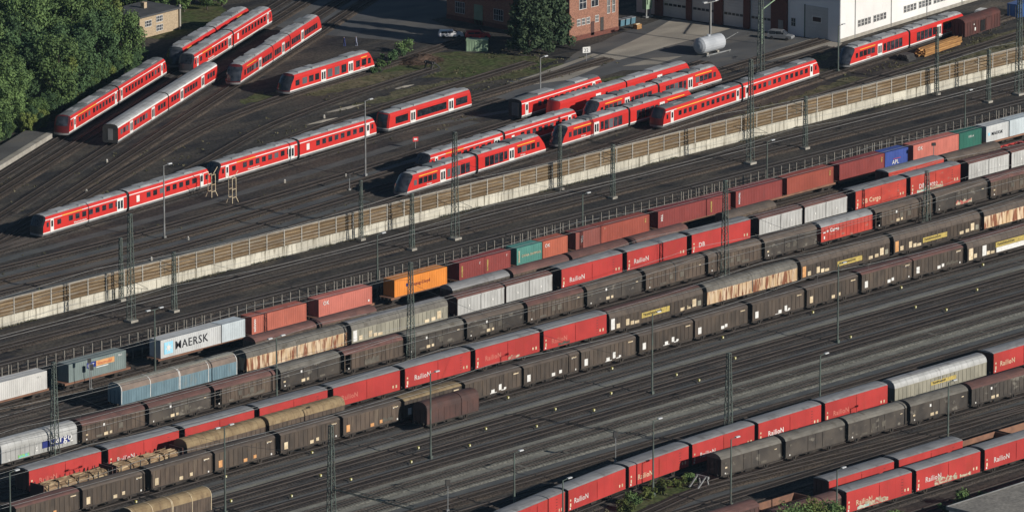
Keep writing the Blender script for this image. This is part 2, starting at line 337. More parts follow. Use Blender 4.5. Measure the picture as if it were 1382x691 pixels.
for i, p in enumerate(U): track(p, beds[i], 'sleeper_wood', 'rail', dz=.006 * i - .04, width=3.0)
# walkways between the tracks
def strip(name, pts, w, m, z=-.345, seed=0):
    path = spline(pts, 4); rr = random.Random(seed); L, R = [], []
    path = [path[0].lerp(path[-1], t / 90) for t in range(91)] if len(path) == 2 else path
    for i, p in enumerate(path):
        d = (path[min(i + 1, len(path) - 1)] - path[max(i - 1, 0)]).normalized(); n = Vector((-d.y, d.x, 0))
        L.append(p + n * (w / 2 + rr.uniform(-.12, .12))); R.append(p - n * (w / 2 + rr.uniform(-.12, .12)))
    b = MB()
    for i in range(len(path) - 1): b.poly([(q.x, q.y, z) for q in (R[i], R[i + 1], L[i + 1], L[i])])
    return add(name, b.mesh(name, m), kind='structure')
for i, (y, ww, m) in enumerate(((-59.1, 2.0, 'walkway'), (-73.4, 2.6, 'walkway'), (-78.5, 2.1, 'walkway'), (-84.0, 2.5, 'walkway_blue'), (-54.1, 1.1, 'walkway_blue'), (-18, 1.4, 'ballast_grey'), (-68.3, 1.3, 'walkway_blue'), (-63.8, 1.0, 'walkway_blue'), (-112.3, 1.5, 'walkway_blue'))):
    strip('walkway', [(X0, y), (X1, y)], ww, m, seed=i)
strip('walkway', [(-60, 66.2), (-15, 68.8), (40, 74.6), (76, 78.8)], 2.2, 'walkway_blue', seed=20)
strip('walkway', [(-100, 59.4), (-25, 59.8), (20, 63.4), (66, 69.2)], 2.2, 'walkway_blue', seed=21)
strip('walkway', [(-100, 53.8), (-25, 54), (20, 58)], 1.8, 'asphalt', seed=22)
strip('walkway', [(-70, 48.3), (-25, 48.6), (20, 51.6)], 1.8, 'walkway_blue', seed=23)
strip('walkway', [(20, 79.3), (57, 86.6 - 3), (90, 80)], 1.5, 'walkway_blue', z=-.342, seed=24)
# pale spoil heaps spilled beside the lower rails
for i, (x, y, rx, ry) in enumerate(((-74, -94.6, 3, .8), (-69, -95, 2.4, .7), (-72, -96.1, 2.6, .6), (-47, -95.2, 1.6, .6), (-38.6, -95.4, 1.7, .6), (-28.5, -94.8, 4.2, .9), (-16.5, -94.8, 4.6, 1.0), (2, -94.6, 4, 1), (-15, -96, 3, .5), (80, 99.3, 6, .9), (68, 103.2, 5, .8), (58, 99, 4, .7), (88, 107.5, 3, .6))):
    pts = [(x + rx * math.cos(t) * random.uniform(.6, 1.1), y + ry * math.sin(t) * random.uniform(.6, 1.1)) for t in (k * math.pi / 9 for k in range(18))]
    b = MB(); n = len(pts)
    for k in range(n): b.poly([(*pts[k], -.35), (*pts[(k + 1) % n], -.35), (x, y, -.16)])
    add('gravel_spill', b.mesh('gravel_spill', 'concrete_apron'), kind='structure')
# paved yard by the workshop
slab('paved_yard', ragged([(103, 96.5), (119, 98), (128, 103.5), (136, 106), (149, 109.5), (164.6, 112.5), (169.2, 74.6), (158, 71.2), (144, 71), (133, 79), (124, 88.5), (110, 91)], 4, .3, 1), -.348, 'asphalt')
slab('concrete_apron', ragged([(128.5, 98.5), (148, 104.3), (164.3, 110.5), (164.9, 97), (151, 95.8), (139, 94.5), (131, 94.3)], 5, .25, 2), -.342, 'concrete_apron')
slab('concrete_apron', ragged([(102, 95.2), (131.5, 101.2), (131.5, 99.8), (102, 93.8)], 5, .1, 3), -.338, 'concrete_apron')
slab('concrete_apron', ragged([(105, 91.8), (118, 95.6), (124.5, 93), (112, 89.8)], 5, .2, 4), -.338, 'concrete_apron')
slab('concrete_apron', ragged([(127, 90), (136, 90.5), (141, 87.6), (133, 86.5)], 5, .2, 5), -.338, 'concrete_apron')
slab('concrete_apron', ragged([(143, 74), (157, 78.6), (168.6, 80), (169.2, 73.4), (166, 71.5), (159, 73.2)], 4, .2, 6), -.336, 'concrete_apron')
slab('paved_yard', ragged([(110, 170), (126, 176), (165, 160), (150, 143), (133, 143), (127, 131), (119, 126), (108, 152)], 4, .4, 7), -.347, 'asphalt')
slab('paved_yard', ragged([(108, 93), (126, 88), (101, 84), (84, 88)], 4, .4, 8), -.349, 'asphalt')
# rough grass
for i, (pts, m) in enumerate((([(101, 124.5), (110, 124.2), (116, 120), (121, 110.5), (124, 102.5), (112, 100.4), (103, 102.8), (95.5, 110), (93, 117.5)], 'grass'), ([(66, 121.5), (78, 123.2), (94, 118.2), (102, 114.5), (98, 111.4), (86, 112.8), (72, 113.5)], 'dry_grass'),
        ([(70, 103.5), (90, 107), (110, 101), (100, 98.8), (84, 100)], 'dry_grass'), ([(102, 99.5), (112, 101), (122, 99.4), (110, 97)], 'grass'), ([(145, 73.4), (157, 76.4), (166, 74.8), (160, 68), (150, 64)], 'dry_grass'),
        ([(158, 52), (180, 55.2), (215, 60), (215, 52), (185, 48), (160, 46)], 'dry_grass'), ([(88, 166), (97, 168.5), (110, 172), (118, 185), (104, 190), (84, 174)], 'grass'),
        ([(68, 124), (60, 121.5), (58, 118.5), (66, 118)], 'grass'), ([(-98, -108.6), (-80, -104.9), (-70, -104.2), (-71, -106.4), (-84, -107.8), (-97, -111)], 'grass'), ([(-70, -105.8), (-60, -106.4), (-48, -106.8), (-60, -105.4)], 'grass'), ([(84, 84.4), (98, 87.6), (104, 91.4), (92, 88.6)], 'grass'),
        ([(110, 86.2), (125, 84.6), (128, 82.6), (112, 83)], 'grass'), ([(170, 60.5), (200, 66.5), (200, 63.5), (172, 58)], 'dry_grass'), ([(92, 46.5), (120, 49.5), (150, 54.5), (150, 51), (118, 46.6), (94, 43.2)], 'dry_grass'), ([(96, 41.6), (150, 46.6), (196, 50.2), (200, 44), (150, 39), (100, 37.4)], 'dry_grass'), ([(140, 61.5), (150, 63.6), (150, 61), (142, 59.4)], 'dry_grass'))):
    slab('grass_patch', ragged(pts, 1.6, .7, 30 + i), -.3575 + i * .0003, m)
# platform in front of the wood
def platform():
    b = MB(); c, s = math.cos(RAD(25.7)), math.sin(RAD(25.7))
    o = add('platform', MB().box(-60, 1.5, 3.0, 7.2, -.36, .42).mesh('platform', 'asphalt'), loc=(17, 122.6, 0), rot=(0, 0, RAD(25.7)), kind='structure')
    for k in range(20):
        add('kerb_stone', cached('kerbstone', lambda: MB().box(0, 2.98, 1.72, 2.97, -.36, .5).mesh('kerb_stone', 'concrete_post')), o, (-58.5 + 3 * k, 0, 0))
platform()

# ---------------------------------------------------------------- the hazy air
def haze():
    m = bpy.data.materials.new('haze_air'); m.use_nodes = True; t = m.node_tree; t.nodes.remove(t.nodes['Principled BSDF'])
    v = t.nodes.new('ShaderNodeVolumePrincipled'); v.inputs['Density'].default_value = HAZE; v.inputs['Color'].default_value = (.5, .75, 1, 1); v.inputs['Anisotropy'].default_value = 0.0
    t.links.new(v.outputs[0], t.nodes['Material Output'].inputs['Volume'])
    MATS['haze_air'] = m
    add('haze', MB().box(-1550, 1550, -1550, 1550, -2.4, 312).mesh('haze', 'haze_air'), kind='stuff')
haze()

# ---------------------------------------------------------------- noise barrier
def barrier():
    root = thing('noise_barrier', 'long timber noise barrier on a streaked concrete plinth beside the main line', 'noise barrier', (0, 34.9, 0))
    def panel():
        b = MB(); n = 5; h = 2.62 / n
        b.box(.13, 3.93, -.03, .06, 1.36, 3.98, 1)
        for k in range(n):                               # weathered boards with recessed joints
            z = 1.36 + k * h; b.prism([(-.031, z + .13), (-.12, z + .15), (-.16, z + .24), (-.09, z + h - .02), (-.031, z + h)], .13, 3.93)
        return b.mesh('barrier_panel', 'barrier_wood', 'barrier_groove_shade')
    pm = panel(); cap = MB().box(.1, 3.96, -.15, .12, 3.98, 4.10).mesh('cap', 'concrete_post')
    post = MB().box(-.12, .12, -.2, .14, 1.30, 4.14).mesh('post', 'concrete_post')
    def plinth(): 
        return MB().prism([(-.18, -.36), (-.26, -.36), (-.22, 1.22), (-.30, 1.22), (-.30, 1.36), (.2, 1.36), (.2, -.36)], .012, 4.048).mesh('plinth_block', 'concrete')
    pl = plinth()
    x = -78.1 - 4.06 * 9
    for k in range(82):
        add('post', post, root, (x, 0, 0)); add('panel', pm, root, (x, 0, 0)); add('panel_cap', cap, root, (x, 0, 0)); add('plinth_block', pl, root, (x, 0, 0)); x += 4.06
barrier()

# ---------------------------------------------------------------- buildings
def window_mesh(w, h, bars=2, key=''):
    def f():
        b = MB(); b.box(-w / 2, w / 2, -.03, .05, 0, h, 1)
        t = .07
        for x in (-w / 2, w / 2 - t): b.box(x, x + t, -.06, -.031, 0, h)
        for z in (0, h - t): b.box(-w / 2 + t, w / 2 - t, -.06, -.031, z, z + t)
        for i in range(1, bars + 1): x = -w / 2 + w * i / (bars + 1); b.box(x - .03, x + .03, -.055, -.031, t, h - t)
        b.box(-w / 2 + t, w / 2 - t, -.05, -.032, h * .5 - .03, h * .5 + .03)
        return b.mesh('window', 'white_print', 'glass_dark')
    return cached(('win', w, h, bars), f)
def brick_house():
    r = thing('brick_building', 'red brick workshop building with white barred windows behind the dark firs', 'building', (135.8, 110.9, 0))
    W, D, H = 13.5, 31, 15
    add('wall', MB().box(0, W, 0, D, -.36, H).mesh('wall', 'brick'), r)
    add('roof', MB().box(-.4, W + .4, -.4, D + .4, H, H + .4).mesh('roof', 'roof_felt'), r)
    add('base_course', MB().box(-.06, W + .06, -.06, D + .06, -.36, .5).mesh('base_course', 'brick_dark'), r)
    for x in (2.5, 3.8, 5.1, 7.5): add('window', window_mesh(1.0, 1.3, 2), r, (x, -.01, 2.3))
    for x in (3.6, 6.9): add('window', window_mesh(2.0, 2.6, 1), r, (x, -.01, 5.3))
    for x in (3.6, 6.9, 10.6, 12.2): add('window', window_mesh(2.0 if x < 9 else .8, 2.8, 1), r, (x, -.01, 10.4))
    for x in (10.7, 12.1): add('window', window_mesh(.8, 2.9, 1), r, (x, -.01, 3.4))
    for x, z, m in ((6.3, 0, 'maroon'), (8.9, .4, 'steel_dark')): add('door', MB().box(x - .45, x + .45, -.06, .02, z, z + 2.6).mesh('door', m), r)
    for y in (6, 17.8, 27.6): 
        for z in (1.1, 6.0, 10.6): add('window', window_mesh(2.4, 2.2, 3), r, (-.01, y, z), (0, 0, -math.pi / 2))
    add('door', MB().box(-.06, .02, 21.8, 24, -.3, 3.4).mesh('door', 'machine_green'), r)
brick_house()
def workshop():
    r = thing('workshop_hall', 'large white panelled train workshop with grey roller doors at upper right', 'building', (169.5, 74.1, 0), RAD(6.5))
    H, L, D = 13, 62, 46
    add('wall', MB().box(0, L, 11.7, D, -.36, H).mesh('wall', 'white_panel'), r)
    for k in range(5):                                    # cladding bays of the lit facade
        x0 = (0, 4.8, 16.9, 29, 41.1)[k]; x1 = (4.8, 16.9, 29, 41.1, 53.2)[k]
        add('facade_panel', MB().box(x0 + .04, x1 - .04, 0, 11.69, -.36, H).mesh('facade_panel', 'white_panel'), r)
        add('down_pipe', MB().box(x1 - .09, x1 + .09, -.1, -.004, -.3, H).mesh('down_pipe', 'steel_grey'), r)
    add('facade_panel', MB().box(53.24, L, 0, 11.69, -.36, H).mesh('facade_panel', 'white_panel'), r)
    add('roof', MB().box(-.3, L + .3, -.3, D + .3, H + .002, H + .5).mesh('roof', 'roof_grey'), r)
    for k in range(18): add('panel_seam', cached('pseam', lambda: MB().box(-.02, .02, -.012, -.002, .3, 13).mesh('panel_seam', 'grey_panel')), r, (1.6 + 3.1 * k, 0, 0))
    add('base_strip', MB().box(-.02, 62.02, -.05, -.004, -.36, .3).mesh('base_strip', 'concrete_post'), r)
    add('end_cladding', MB().box(-.09, -.004, .05, 11.6, -.36, H).mesh('end_cladding', 'grey_panel'), r)
    for x0 in (5.7, 10.9, 21.1, 26.2, 31.3, 39, 44.2):
        for k in range(4): add('window', window_mesh(.9, 1.35, 1), r, (x0 + .5 + k * 1.12, -.02, 1.5))
    for y0, y1 in ((11.7, 15.2), (20, 21.4), (26.1, 28.1), (33.2, 34.4), (39.8, 41.5)):
        add('pillar', MB().box(-.5, -.01, y0, y1, -.36, H).mesh('pillar', 'brick_dark'), r)
    for y0, y1 in ((15.2, 20), (21.4, 26.1), (28.1, 33.2), (34.4, 39.8)):
        b = MB()
        for k in range(11): b.box(-.12, -.03, y0 + .03, y1 - .03, -.3 + k * .55, .22 + k * .55)
        d = add('roller_door', b.mesh('roller_door', 'door_grey'), r)
        for k in range(5):
            w = (y1 - y0) / 5.4; y = y0 + .3 + k * w
            add('door_window', MB().box(-.15, -.121, y, y + w * .8, 1.75, 2.2).mesh('door_window', 'glass_dark'), d)
        add('lintel', MB().box(-.4, -.02, y0 + .01, y1 - .01, 5.78, 8).mesh('lintel', 'brick_dark'), r)
    b = MB()
    for k in range(9): b.box(-.17, -.1, 2.7, 7.7, -.3 + k * .68, .35 + k * .68)
    g = add('sliding_gate', b.mesh('sliding_gate', 'door_grey'), r)
    add('gate_frame', MB().box(-.2, -.1, 7.72, 7.95, -.3, 5.9).mesh('gate_frame', 'steel_green'), g)
    add('gate_window', MB().box(-.21, -.175, 4.0, 6.2, 2.75, 4.0).mesh('gate_window', 'white_print'), g)
    add('gate_window', MB().box(-.24, -.215, 4.2, 6.0, 2.95, 3.8).mesh('gate_pane', 'maroon'), g)
    add('window', window_mesh(1.0, 1.6, 1), r, (-.1, 10.4, 1.4), (0, 0, -math.pi / 2))
    add('office_door', MB().box(-.56, -.505, 12.4, 13.5, -.3, 2.3).mesh('office_door', 'steel_grey'), r)
workshop()
def hut():
    r = thing('brick_hut', 'small beige brick hut with dark flat roof at the edge of the wood', 'building', (84, 171, 0), RAD(5))
    add('wall', MB().box(0, 11, 0, 8, -.36, 3.6).mesh('wall', 'beige_brick'), r)
    rf = add('roof', MB().box(-.5, 11.5, -.5, 8.5, 3.6, 3.9).mesh('roof', 'roof_felt'), r)
    add('vent', MB().box(6, 6.8, 4, 4.8, 3.9, 5).mesh('vent', 'beige_brick'), rf)
    for x, z in ((2.4, 1.6), (5.6, 2.0), (5.6, .3)): add('window', window_mesh(1.9, 1.2, 3), r, (x, -.01, z))
    add('corner_post', MB().box(11.05, 11.4, -.35, 0, -.36, 4.3).mesh('corner_post', 'concrete_post'), r)
hut()
def front_shed():
    r = thing('flat_roofed_shed', 'flat gravel roof of a low pale building in the lower right corner', 'building', (-72, -150.6, 0), RAD(.5))
    add('wall', MB().box(.2, 60, -30, -.2, -.36, 3.7).mesh('wall', 'white_panel'), r)
    add('roof', MB().box(0, 60, -30, 0, 3.7, 4.0).mesh('roof', 'roof_gravel'), r)
    add('roof_edge', MB().box(-.1, 60, .004, .14, 3.6, 4.12).mesh('roof_edge', 'steel_grey'), r)
    add('roof_edge', MB().box(-.12, -.004, -30, 0, 3.6, 4.12).mesh('roof_edge', 'steel_grey'), r)
front_shed()

# ---------------------------------------------------------------- trees and plants
def leaf_mesh(key, clumps, leaf, m, seed):
    """clumps: (centre, radius, count); leaves are single kinked faces"""
    def f():
        rr = random.Random(seed); b = MB()
        for (cx, cy, cz), r, n in clumps:
            for _ in range(n):
                d = Vector((rr.gauss(0, 1), rr.gauss(0, 1), rr.gauss(0, 1))).normalized()
                p = Vector((cx, cy, cz)) + d * r * (rr.random() ** .33) * Vector((1, 1, .8)).length / 1.6
                nrm = (d + Vector((rr.gauss(0, .6), rr.gauss(0, .6), rr.gauss(.35, .5)))).normalized()
                a = nrm.orthogonal().normalized(); a.rotate(Matrix.Rotation(rr.uniform(0, 6.3), 3, nrm)); c = nrm.cross(a)
                s = leaf * rr.uniform(.6, 1.25)
                b.poly([p - a * s, p - c * s * .55 + nrm * s * .12, p + a * s, p + c * s * .6])
        return b.mesh(key, m)
    return cached(('leaf', key), f)
def broadleaf(i, R, H, m):
    rr = random.Random(100 + i); cl = []
    for k in range(42):
        a = rr.uniform(0, 6.28); t = rr.random(); z = H * (.14 + .82 * t); rad = R * math.sin(math.pi * min(1, .22 + .78 * (1 - t) ** .8 * .9)) * rr.uniform(.35, 1)
        cl.append(((rad * math.cos(a), rad * math.sin(a), z), R * rr.uniform(.22, .40), 165))
    crown = leaf_mesh(f'crown{i}', cl, .27, m, i)
    def trunk():
        b = MB(); b.tube((0, 0, -.5), (.1, 0, H * .45), .28, .17, 7).tube((.1, 0, H * .45), (0, .2, H * .8), .17, .05, 6)
        for k in range(5): a = rr.uniform(0, 6.28); z = H * rr.uniform(.25, .5); b.tube((.05, 0, z), (R * .6 * math.cos(a), R * .6 * math.sin(a), z + H * .2), .1, .03, 5)
        return b.mesh('trunk', 'bark')
    return crown, cached(('trunk', i), trunk)
KINDS = [broadleaf(0, 4.6, 13, 'leaf_mid'), broadleaf(1, 4.2, 12, 'leaf_dark'), broadleaf(2, 5.0, 14, 'leaf_mid'), broadleaf(3, 4.0, 11, 'leaf_light'), broadleaf(4, 4.4, 13, 'leaf_dark')]
def in_poly(x, y, P):
    c = False
    for (x0, y0), (x1, y1) in zip(P, P[1:] + P[:1]):
        if (y0 > y) != (y1 > y) and x < (x1 - x0) * (y - y0) / (y1 - y0) + x0: c = not c
    return c
WOOD = [(-32, 107.5), (14, 128.8), (58, 150), (66, 154), (68, 163), (72, 182), (84, 190), (106, 186), (128, 200), (150, 222), (150, 240), (95, 236), (60, 200), (20, 160)]
rr = random.Random(5); nwood = 0
for gx in range(-40, 160, 6):
    for gy in range(105, 245, 6):
        x, y = gx + rr.uniform(-2.2, 2.2), gy + rr.uniform(-2.2, 2.2); k = rr.choice((0, 0, 1, 2, 2, 3, 4, 4)); s = rr.uniform(.8, 1.1); rz = rr.uniform(0, 6.28)
        if not in_poly(x, y, WOOD): continue
        if x > 80 and y < 200: s *= .6
        e = thing('broadleaf_tree', ['mid green broadleaf tree in the wood at upper left', 'dark green broadleaf tree in the wood at upper left', 'tall mid green broadleaf tree in the wood at upper left', 'yellowish green broadleaf tree in the wood at upper left', 'tall dark broadleaf tree in the wood at upper left'][k], 'tree', (x, y, -.36), rz, 'trees of the wood')
        e.scale = (s, s, s * rr.uniform(.9, 1.12)); nwood += 1
        add('crown', KINDS[k][0], e); add('trunk', KINDS[k][1], e)
for i, (x, y) in enumerate(((97, 185.5), (102, 183.6), (106.5, 182), (111, 180.4), (115, 180.5), (104, 188), (112, 186))):
    e = thing('broadleaf_tree', 'mid green tree in the row behind the brick hut', 'tree', (x, y, -.36), i, 'trees behind the hut'); s = rr.uniform(.55, .7); e.scale = (s, s, s); add('crown', KINDS[(0, 2)[i % 2]][0], e); add('trunk', KINDS[(0, 2)[i % 2]][1], e)
# shrubs closing the edge of the wood down to the ground
for k in range(40):
    s_ = -44 + k * 2.75; off = rr.uniform(6.4, 8.6) if s_ > 0 else rr.uniform(9.6, 11.5); c_, q_ = math.cos(RAD(25.7)), math.sin(RAD(25.7)); kk = rr.choice((0, 1, 3, 4)); s = rr.uniform(.3, .5)
    e = thing('shrub', 'green shrub at the edge of the wood behind the platform track', 'shrub', (17 + s_ * c_ - off * q_, 122.6 + s_ * q_ + off * c_, -1.6), rr.uniform(0, 6.28), 'shrubs at the edge of the wood'); e.scale = (s, s, s)
    add('crown', KINDS[kk][0], e); add('stem', KINDS[kk][1], e)
# two dark firs by the brick building
def fir(i, x, y, H, R, label):
    rr = random.Random(50 + i); cl = []
    z = 2.2
    while z < H:
        rad = R * (1 - z / H) ** .75 + .3
        for k in range(int(6 + rad * 4)):
            a = rr.uniform(0, 6.28); q = rad * rr.uniform(.35, 1.05); cl.append(((q * math.cos(a), q * math.sin(a), z - q * .25 + rr.uniform(-.3, .3)), .75, 26))
        z += .8
    e = thing('fir_tree', label, 'tree', (x, y, -.36), 0, None)
    add('crown', leaf_mesh(f'fir{i}', cl, .32, 'leaf_fir', 60 + i), e)
    add('trunk', MB().tube((0, 0, -.2), (0, 0, H * .9), .3, .06, 7).mesh('trunk', 'bark'), e)
fir(0, 124.2, 110.2, 19, 4.6, 'taller dark fir tree left of the brick building corner')
fir(1, 130.0, 110.6, 17, 4.4, 'dark fir tree touching the corner of the brick building')
def bush(x, y, R, H, m, label, i, name='bush', dens=1.0, group=None, cat='bush'):
    rr = random.Random(200 + i); cl = []
    for k in range(int(9 * dens)):
        a = rr.uniform(0, 6.28); q = R * rr.uniform(0, .85); cl.append(((q * math.cos(a), q * math.sin(a), H * rr.uniform(.15, .85)), min(1.0, max(.3, H * rr.uniform(.25, .4))), 60))
    e = thing(name, label, cat, (x, y, -.36), 0, group)
    add('foliage', leaf_mesh(f'bush{i}', cl, .2, m, 300 + i), e)
    b = MB()
    for k in range(6): a = k * 1.05; b.tube((0, 0, -.1), (R * .6 * math.cos(a), R * .6 * math.sin(a), H * .7), .05, .02, 4)
    add('stems', b.mesh('stems', 'bark'), e)
WB = [(-93, -107.8, 1.6, 1.6, 'leaf_weed', 'leftmost weedy bush beside the lower red wagons'), (-89.5, -106.6, 1.8, 1.9, 'leaf_mid', 'darker weedy bush by the lamp post beside lower red wagons'), (-86, -105.9, 1.7, 1.7, 'leaf_weed', 'weedy bush right of the lamp post beside lower red wagons'), (-82.5, -105.2, 1.9, 2.0, 'leaf_weed', 'tallest weedy bush between lower red wagons and buffer stop'), (-78.6, -105.3, 1.6, 1.5, 'leaf_weed', 'weedy bush just behind the buffer stop'), (-75, -104.6, 1.2, 1.2, 'leaf_mid', 'small bush in the shadow of the grey wagon end'),
      (-95.5, -137.6, 2.3, 6.0, 'leaf_mid', 'leftmost tall bush at the bottom edge before the maroon wagon'), (-91, -138, 2.4, 7.0, 'leaf_mid', 'second tall bush at the bottom edge before the maroon wagon'), (-86.5, -138.2, 2.5, 6.6, 'leaf_weed', 'third tall bush at the bottom edge before the maroon wagon'), (-82, -137.9, 2.2, 5.0, 'leaf_mid', 'fourth bush at the bottom edge left of red wagon'), (-71, -140.5, 1.8, 1.8, 'leaf_mid', 'low bush below the graffiti of the bottom red wagon'), (-57.8, -141.5, 1.7, 2.4, 'leaf_mid', 'bush with pale twigs beside the flat shed roof'), (-62, -143, 1.8, 1.6, 'leaf_dark', 'dark low bush left of the flat shed roof'), (-53.5, -142.6, 1.4, 1.3, 'leaf_mid', 'small bush right of the pale twigs near shed roof'),
      (102.5, 124, 2.6, 2.2, 'leaf_dark', 'dark bush behind the brush pile'), (108.5, 126.8, 2.2, 2.4, 'leaf_mid', 'green bush behind the brush pile near parked car'), (97.5, 121.8, 2, 1.2, 'leaf_mid', 'low bush behind the short single red railcar'), (93, 119.6, 1.8, 1.0, 'leaf_dark', 'small low bush right of the single red railcar')]
for i, a in enumerate(WB): bush(*a, i, dens=4 if a[3] > 4 else 1.3)
def brush_pile():
    rr = random.Random(9); b = MB()
    for k in range(520):
        a = rr.uniform(0, 6.28); q = rr.random() ** .6; x, y = 4.4 * q * math.cos(a), 3.0 * q * math.sin(a); z = 1.7 * (1 - q) * rr.random()
        d = Vector((rr.gauss(0, 1), rr.gauss(0, 1), rr.gauss(0, .35))).normalized() * rr.uniform(.5, 1.1); b.tube((x - d.x, y - d.y, z + .1 - d.z * .5), (x + d.x, y + d.y, z + .1 + d.z * .5), .05, .02, 3)
    e = thing('brush_pile', 'heap of dry brown brushwood on the grass', 'brush pile', (105.3, 119.6, -.36))
    add('branches', b.mesh('branches', 'leaf_dry'), e, kind='stuff')
    b = MB(); n = 14
    for k in range(n):
        a0, a1 = 6.283 * k / n, 6.283 * (k + 1) / n; b.poly([(3.9 * math.cos(a0), 2.6 * math.sin(a0), -.05), (3.9 * math.cos(a1), 2.6 * math.sin(a1), -.05), (2 * math.cos(a1), 1.3 * math.sin(a1), .9), (2 * math.cos(a0), 1.3 * math.sin(a0), .9)]); b.poly([(2 * math.cos(a0), 1.3 * math.sin(a0), .9), (2 * math.cos(a1), 1.3 * math.sin(a1), .9), (0, 0, 1.3)])
    add('heap_core', b.mesh('heap_core', 'leaf_dry'), e)
brush_pile()

# ================================================================ FREIGHT WAGONS
ROUND = [(-1.42, 3.05), (-1.36, 3.42), (-1.18, 3.78), (-.82, 4.05), (-.4, 4.18), (.4, 4.18), (.82, 4.05), (1.18, 3.78), (1.36, 3.42), (1.42, 3.05)]
ARCH = [(-1.42, 3.45), (-1.28, 3.74), (-.92, 4.0), (-.45, 4.15), (0, 4.2), (.45, 4.15), (.92, 4.0), (1.28, 3.74), (1.42, 3.45)]
LOW = [(-1.46, 4.03), (-1.2, 4.17), (-.6, 4.28), (0, 4.31), (.6, 4.28), (1.2, 4.17), (1.46, 4.03)]
EVEN = [(-1.46, 3.62), (-1.2, 3.82), (-.65, 3.97), (0, 4.02), (.65, 3.97), (1.2, 3.82), (1.46, 3.62)]
def arc_roof(L, prof, over=.06, ribs=0, rm=0):
    b = MB(); z0 = prof[0][1]
    b.prism(prof, -L / 2 - over, L / 2 + over)
    if ribs:
        n = int(L / ribs); up = [(y * 1.015, z + .03) for y, z in prof]
        for k in range(n + 1):
            x = -L / 2 + .06 + (L - .12) * k / n; b.prism(up + [(prof[-1][0], z0 - .02), (prof[0][0], z0 - .02)], x - .05, x + .05)
    return b
def ribbed_side(x0, x1, z0, z1, y, step=.95, d=.055, t=.09):
    """near-side and far-side sheets with upright ribs and rails"""
    b = MB(); s = -1 if y < 0 else 1
    b.box(x0, x1, min(y, y + s * .02), max(y, y + s * .02), z0, z1)
    n = max(2, round((x1 - x0) / step))
    for k in range(n + 1):
        x = x0 + t / 2 + (x1 - x0 - t) * k / n; a, c = sorted((y + s * .021, y + s * (.02 + d))); b.box(x - t / 2, x + t / 2, a, c, z0, z1)
    for z in (z0, z1 - .12): a, c = sorted((y + s * .021, y + s * (.022 + d * 1.1))); b.box(x0, x1, a, c, z, z + .12)
    return b
def wheelset():
    def f():
        b = MB()
        for y in (-.76, .76): b.tube((0, y - .06, .46), (0, y + .06, .46), .46, n=14)
        b.tube((0, -1.0, .46), (0, 1.0, .46), .08, n=6)
        for y in (-1.02, .9): b.box(-.16, .16, y, y + .12, .3, .68); b.box(-.6, .6, y + .02, y + .1, .69, .76)
        return b.mesh('wheelset', 'undergear')
    return cached('wheelset', f)
def bogie():
    def f():
        b = MB()
        for x in (-.9, .9):
            for y in (-.76, .76): b.tube((x, y - .06, .46), (x, y + .06, .46), .46, n=14)
            b.tube((x, -.95, .46), (x, .95, .46), .08, n=6)
        for y in (-1.05, .93): b.box(-1.35, 1.35, y, y + .12, .42, .72)
        b.box(-.25, .25, -1.0, 1.0, .5, .8)
        return b.mesh('bogie', 'undergear')
    return cached('bogie', f)
def frame(L, z0=.78, z1=1.0):
    def f():
        b = MB()
        for y in (-1.28, 1.16): b.box(-L / 2, L / 2, y, y + .12, z0, z1)
        b.box(-L / 2, L / 2, -.2, .2, z0 - .05, z1 - .02)
        for x in (-L / 2 + .08, L / 2 - .28): b.box(x, x + .2, -1.15, 1.15, z0, z1 - .01)
        n = int(L / 2.4)
        for k in range(1, n): x = -L / 2 + L * k / n; b.box(x - .06, x + .06, -1.15, 1.15, z0 + .02, z1 - .03)
        b.box(-.9, .5, -1.05, -.6, .42, z0); b.tube((1.2, -.4, .6), (2.2, -.4, .6), .2)
        return b.mesh('underframe', 'undergear')
    return cached(('frame', L, z0, z1), f)
def buffers(L):
    def f():
        b = MB()
        for s in (-1, 1):
            for y in (-.87, .87): b.tube((s * (L / 2), y, 1.02), (s * (L / 2 + .36), y, 1.02), .12, n=8); b.tube((s * (L / 2 + .36), y, 1.02), (s * (L / 2 + .42), y, 1.02), .23, n=10)
            b.box(min(s * L / 2, s * (L / 2 + .3)), max(s * L / 2, s * (L / 2 + .3)), -.06, .06, .95, 1.07)
        return b.mesh('buffers', 'undergear')
    return cached(('buf', L), f)
def gear(L, kind='axle'):
    p = [('underframe', frame(L), None, (0, 0, 0), [])]
    if kind == 'axle': p += [('wheelset', wheelset(), None, (s * L * .30, 0, 0), []) for s in (-1, 1)]
    else: p += [('bogie', bogie(), None, (s * (L / 2 - 2.3), 0, 0), []) for s in (-1, 1)]
    return p + [('buffers', buffers(L), None, (0, 0, 0), [])]
def end_wall(L, prof, z0, s):
    def f():
        b = MB(); a = [(y * .985, z - .02) for y, z in prof]; pr = a + [(a[-1][0], z0), (a[0][0], z0)]
        x = s * (L / 2); b.prism(pr, min(x, x - s * .12), max(x, x - s * .12))
        for y in (-.9, 0, .9): b.box(min(x, x + s * .08), max(x, x + s * .08), y - .06, y + .06, z0, prof[0][1] - .05)
        return b.mesh('end_wall', 'wall_black')
    return cached(('end', L, tuple(prof), z0, s), f)
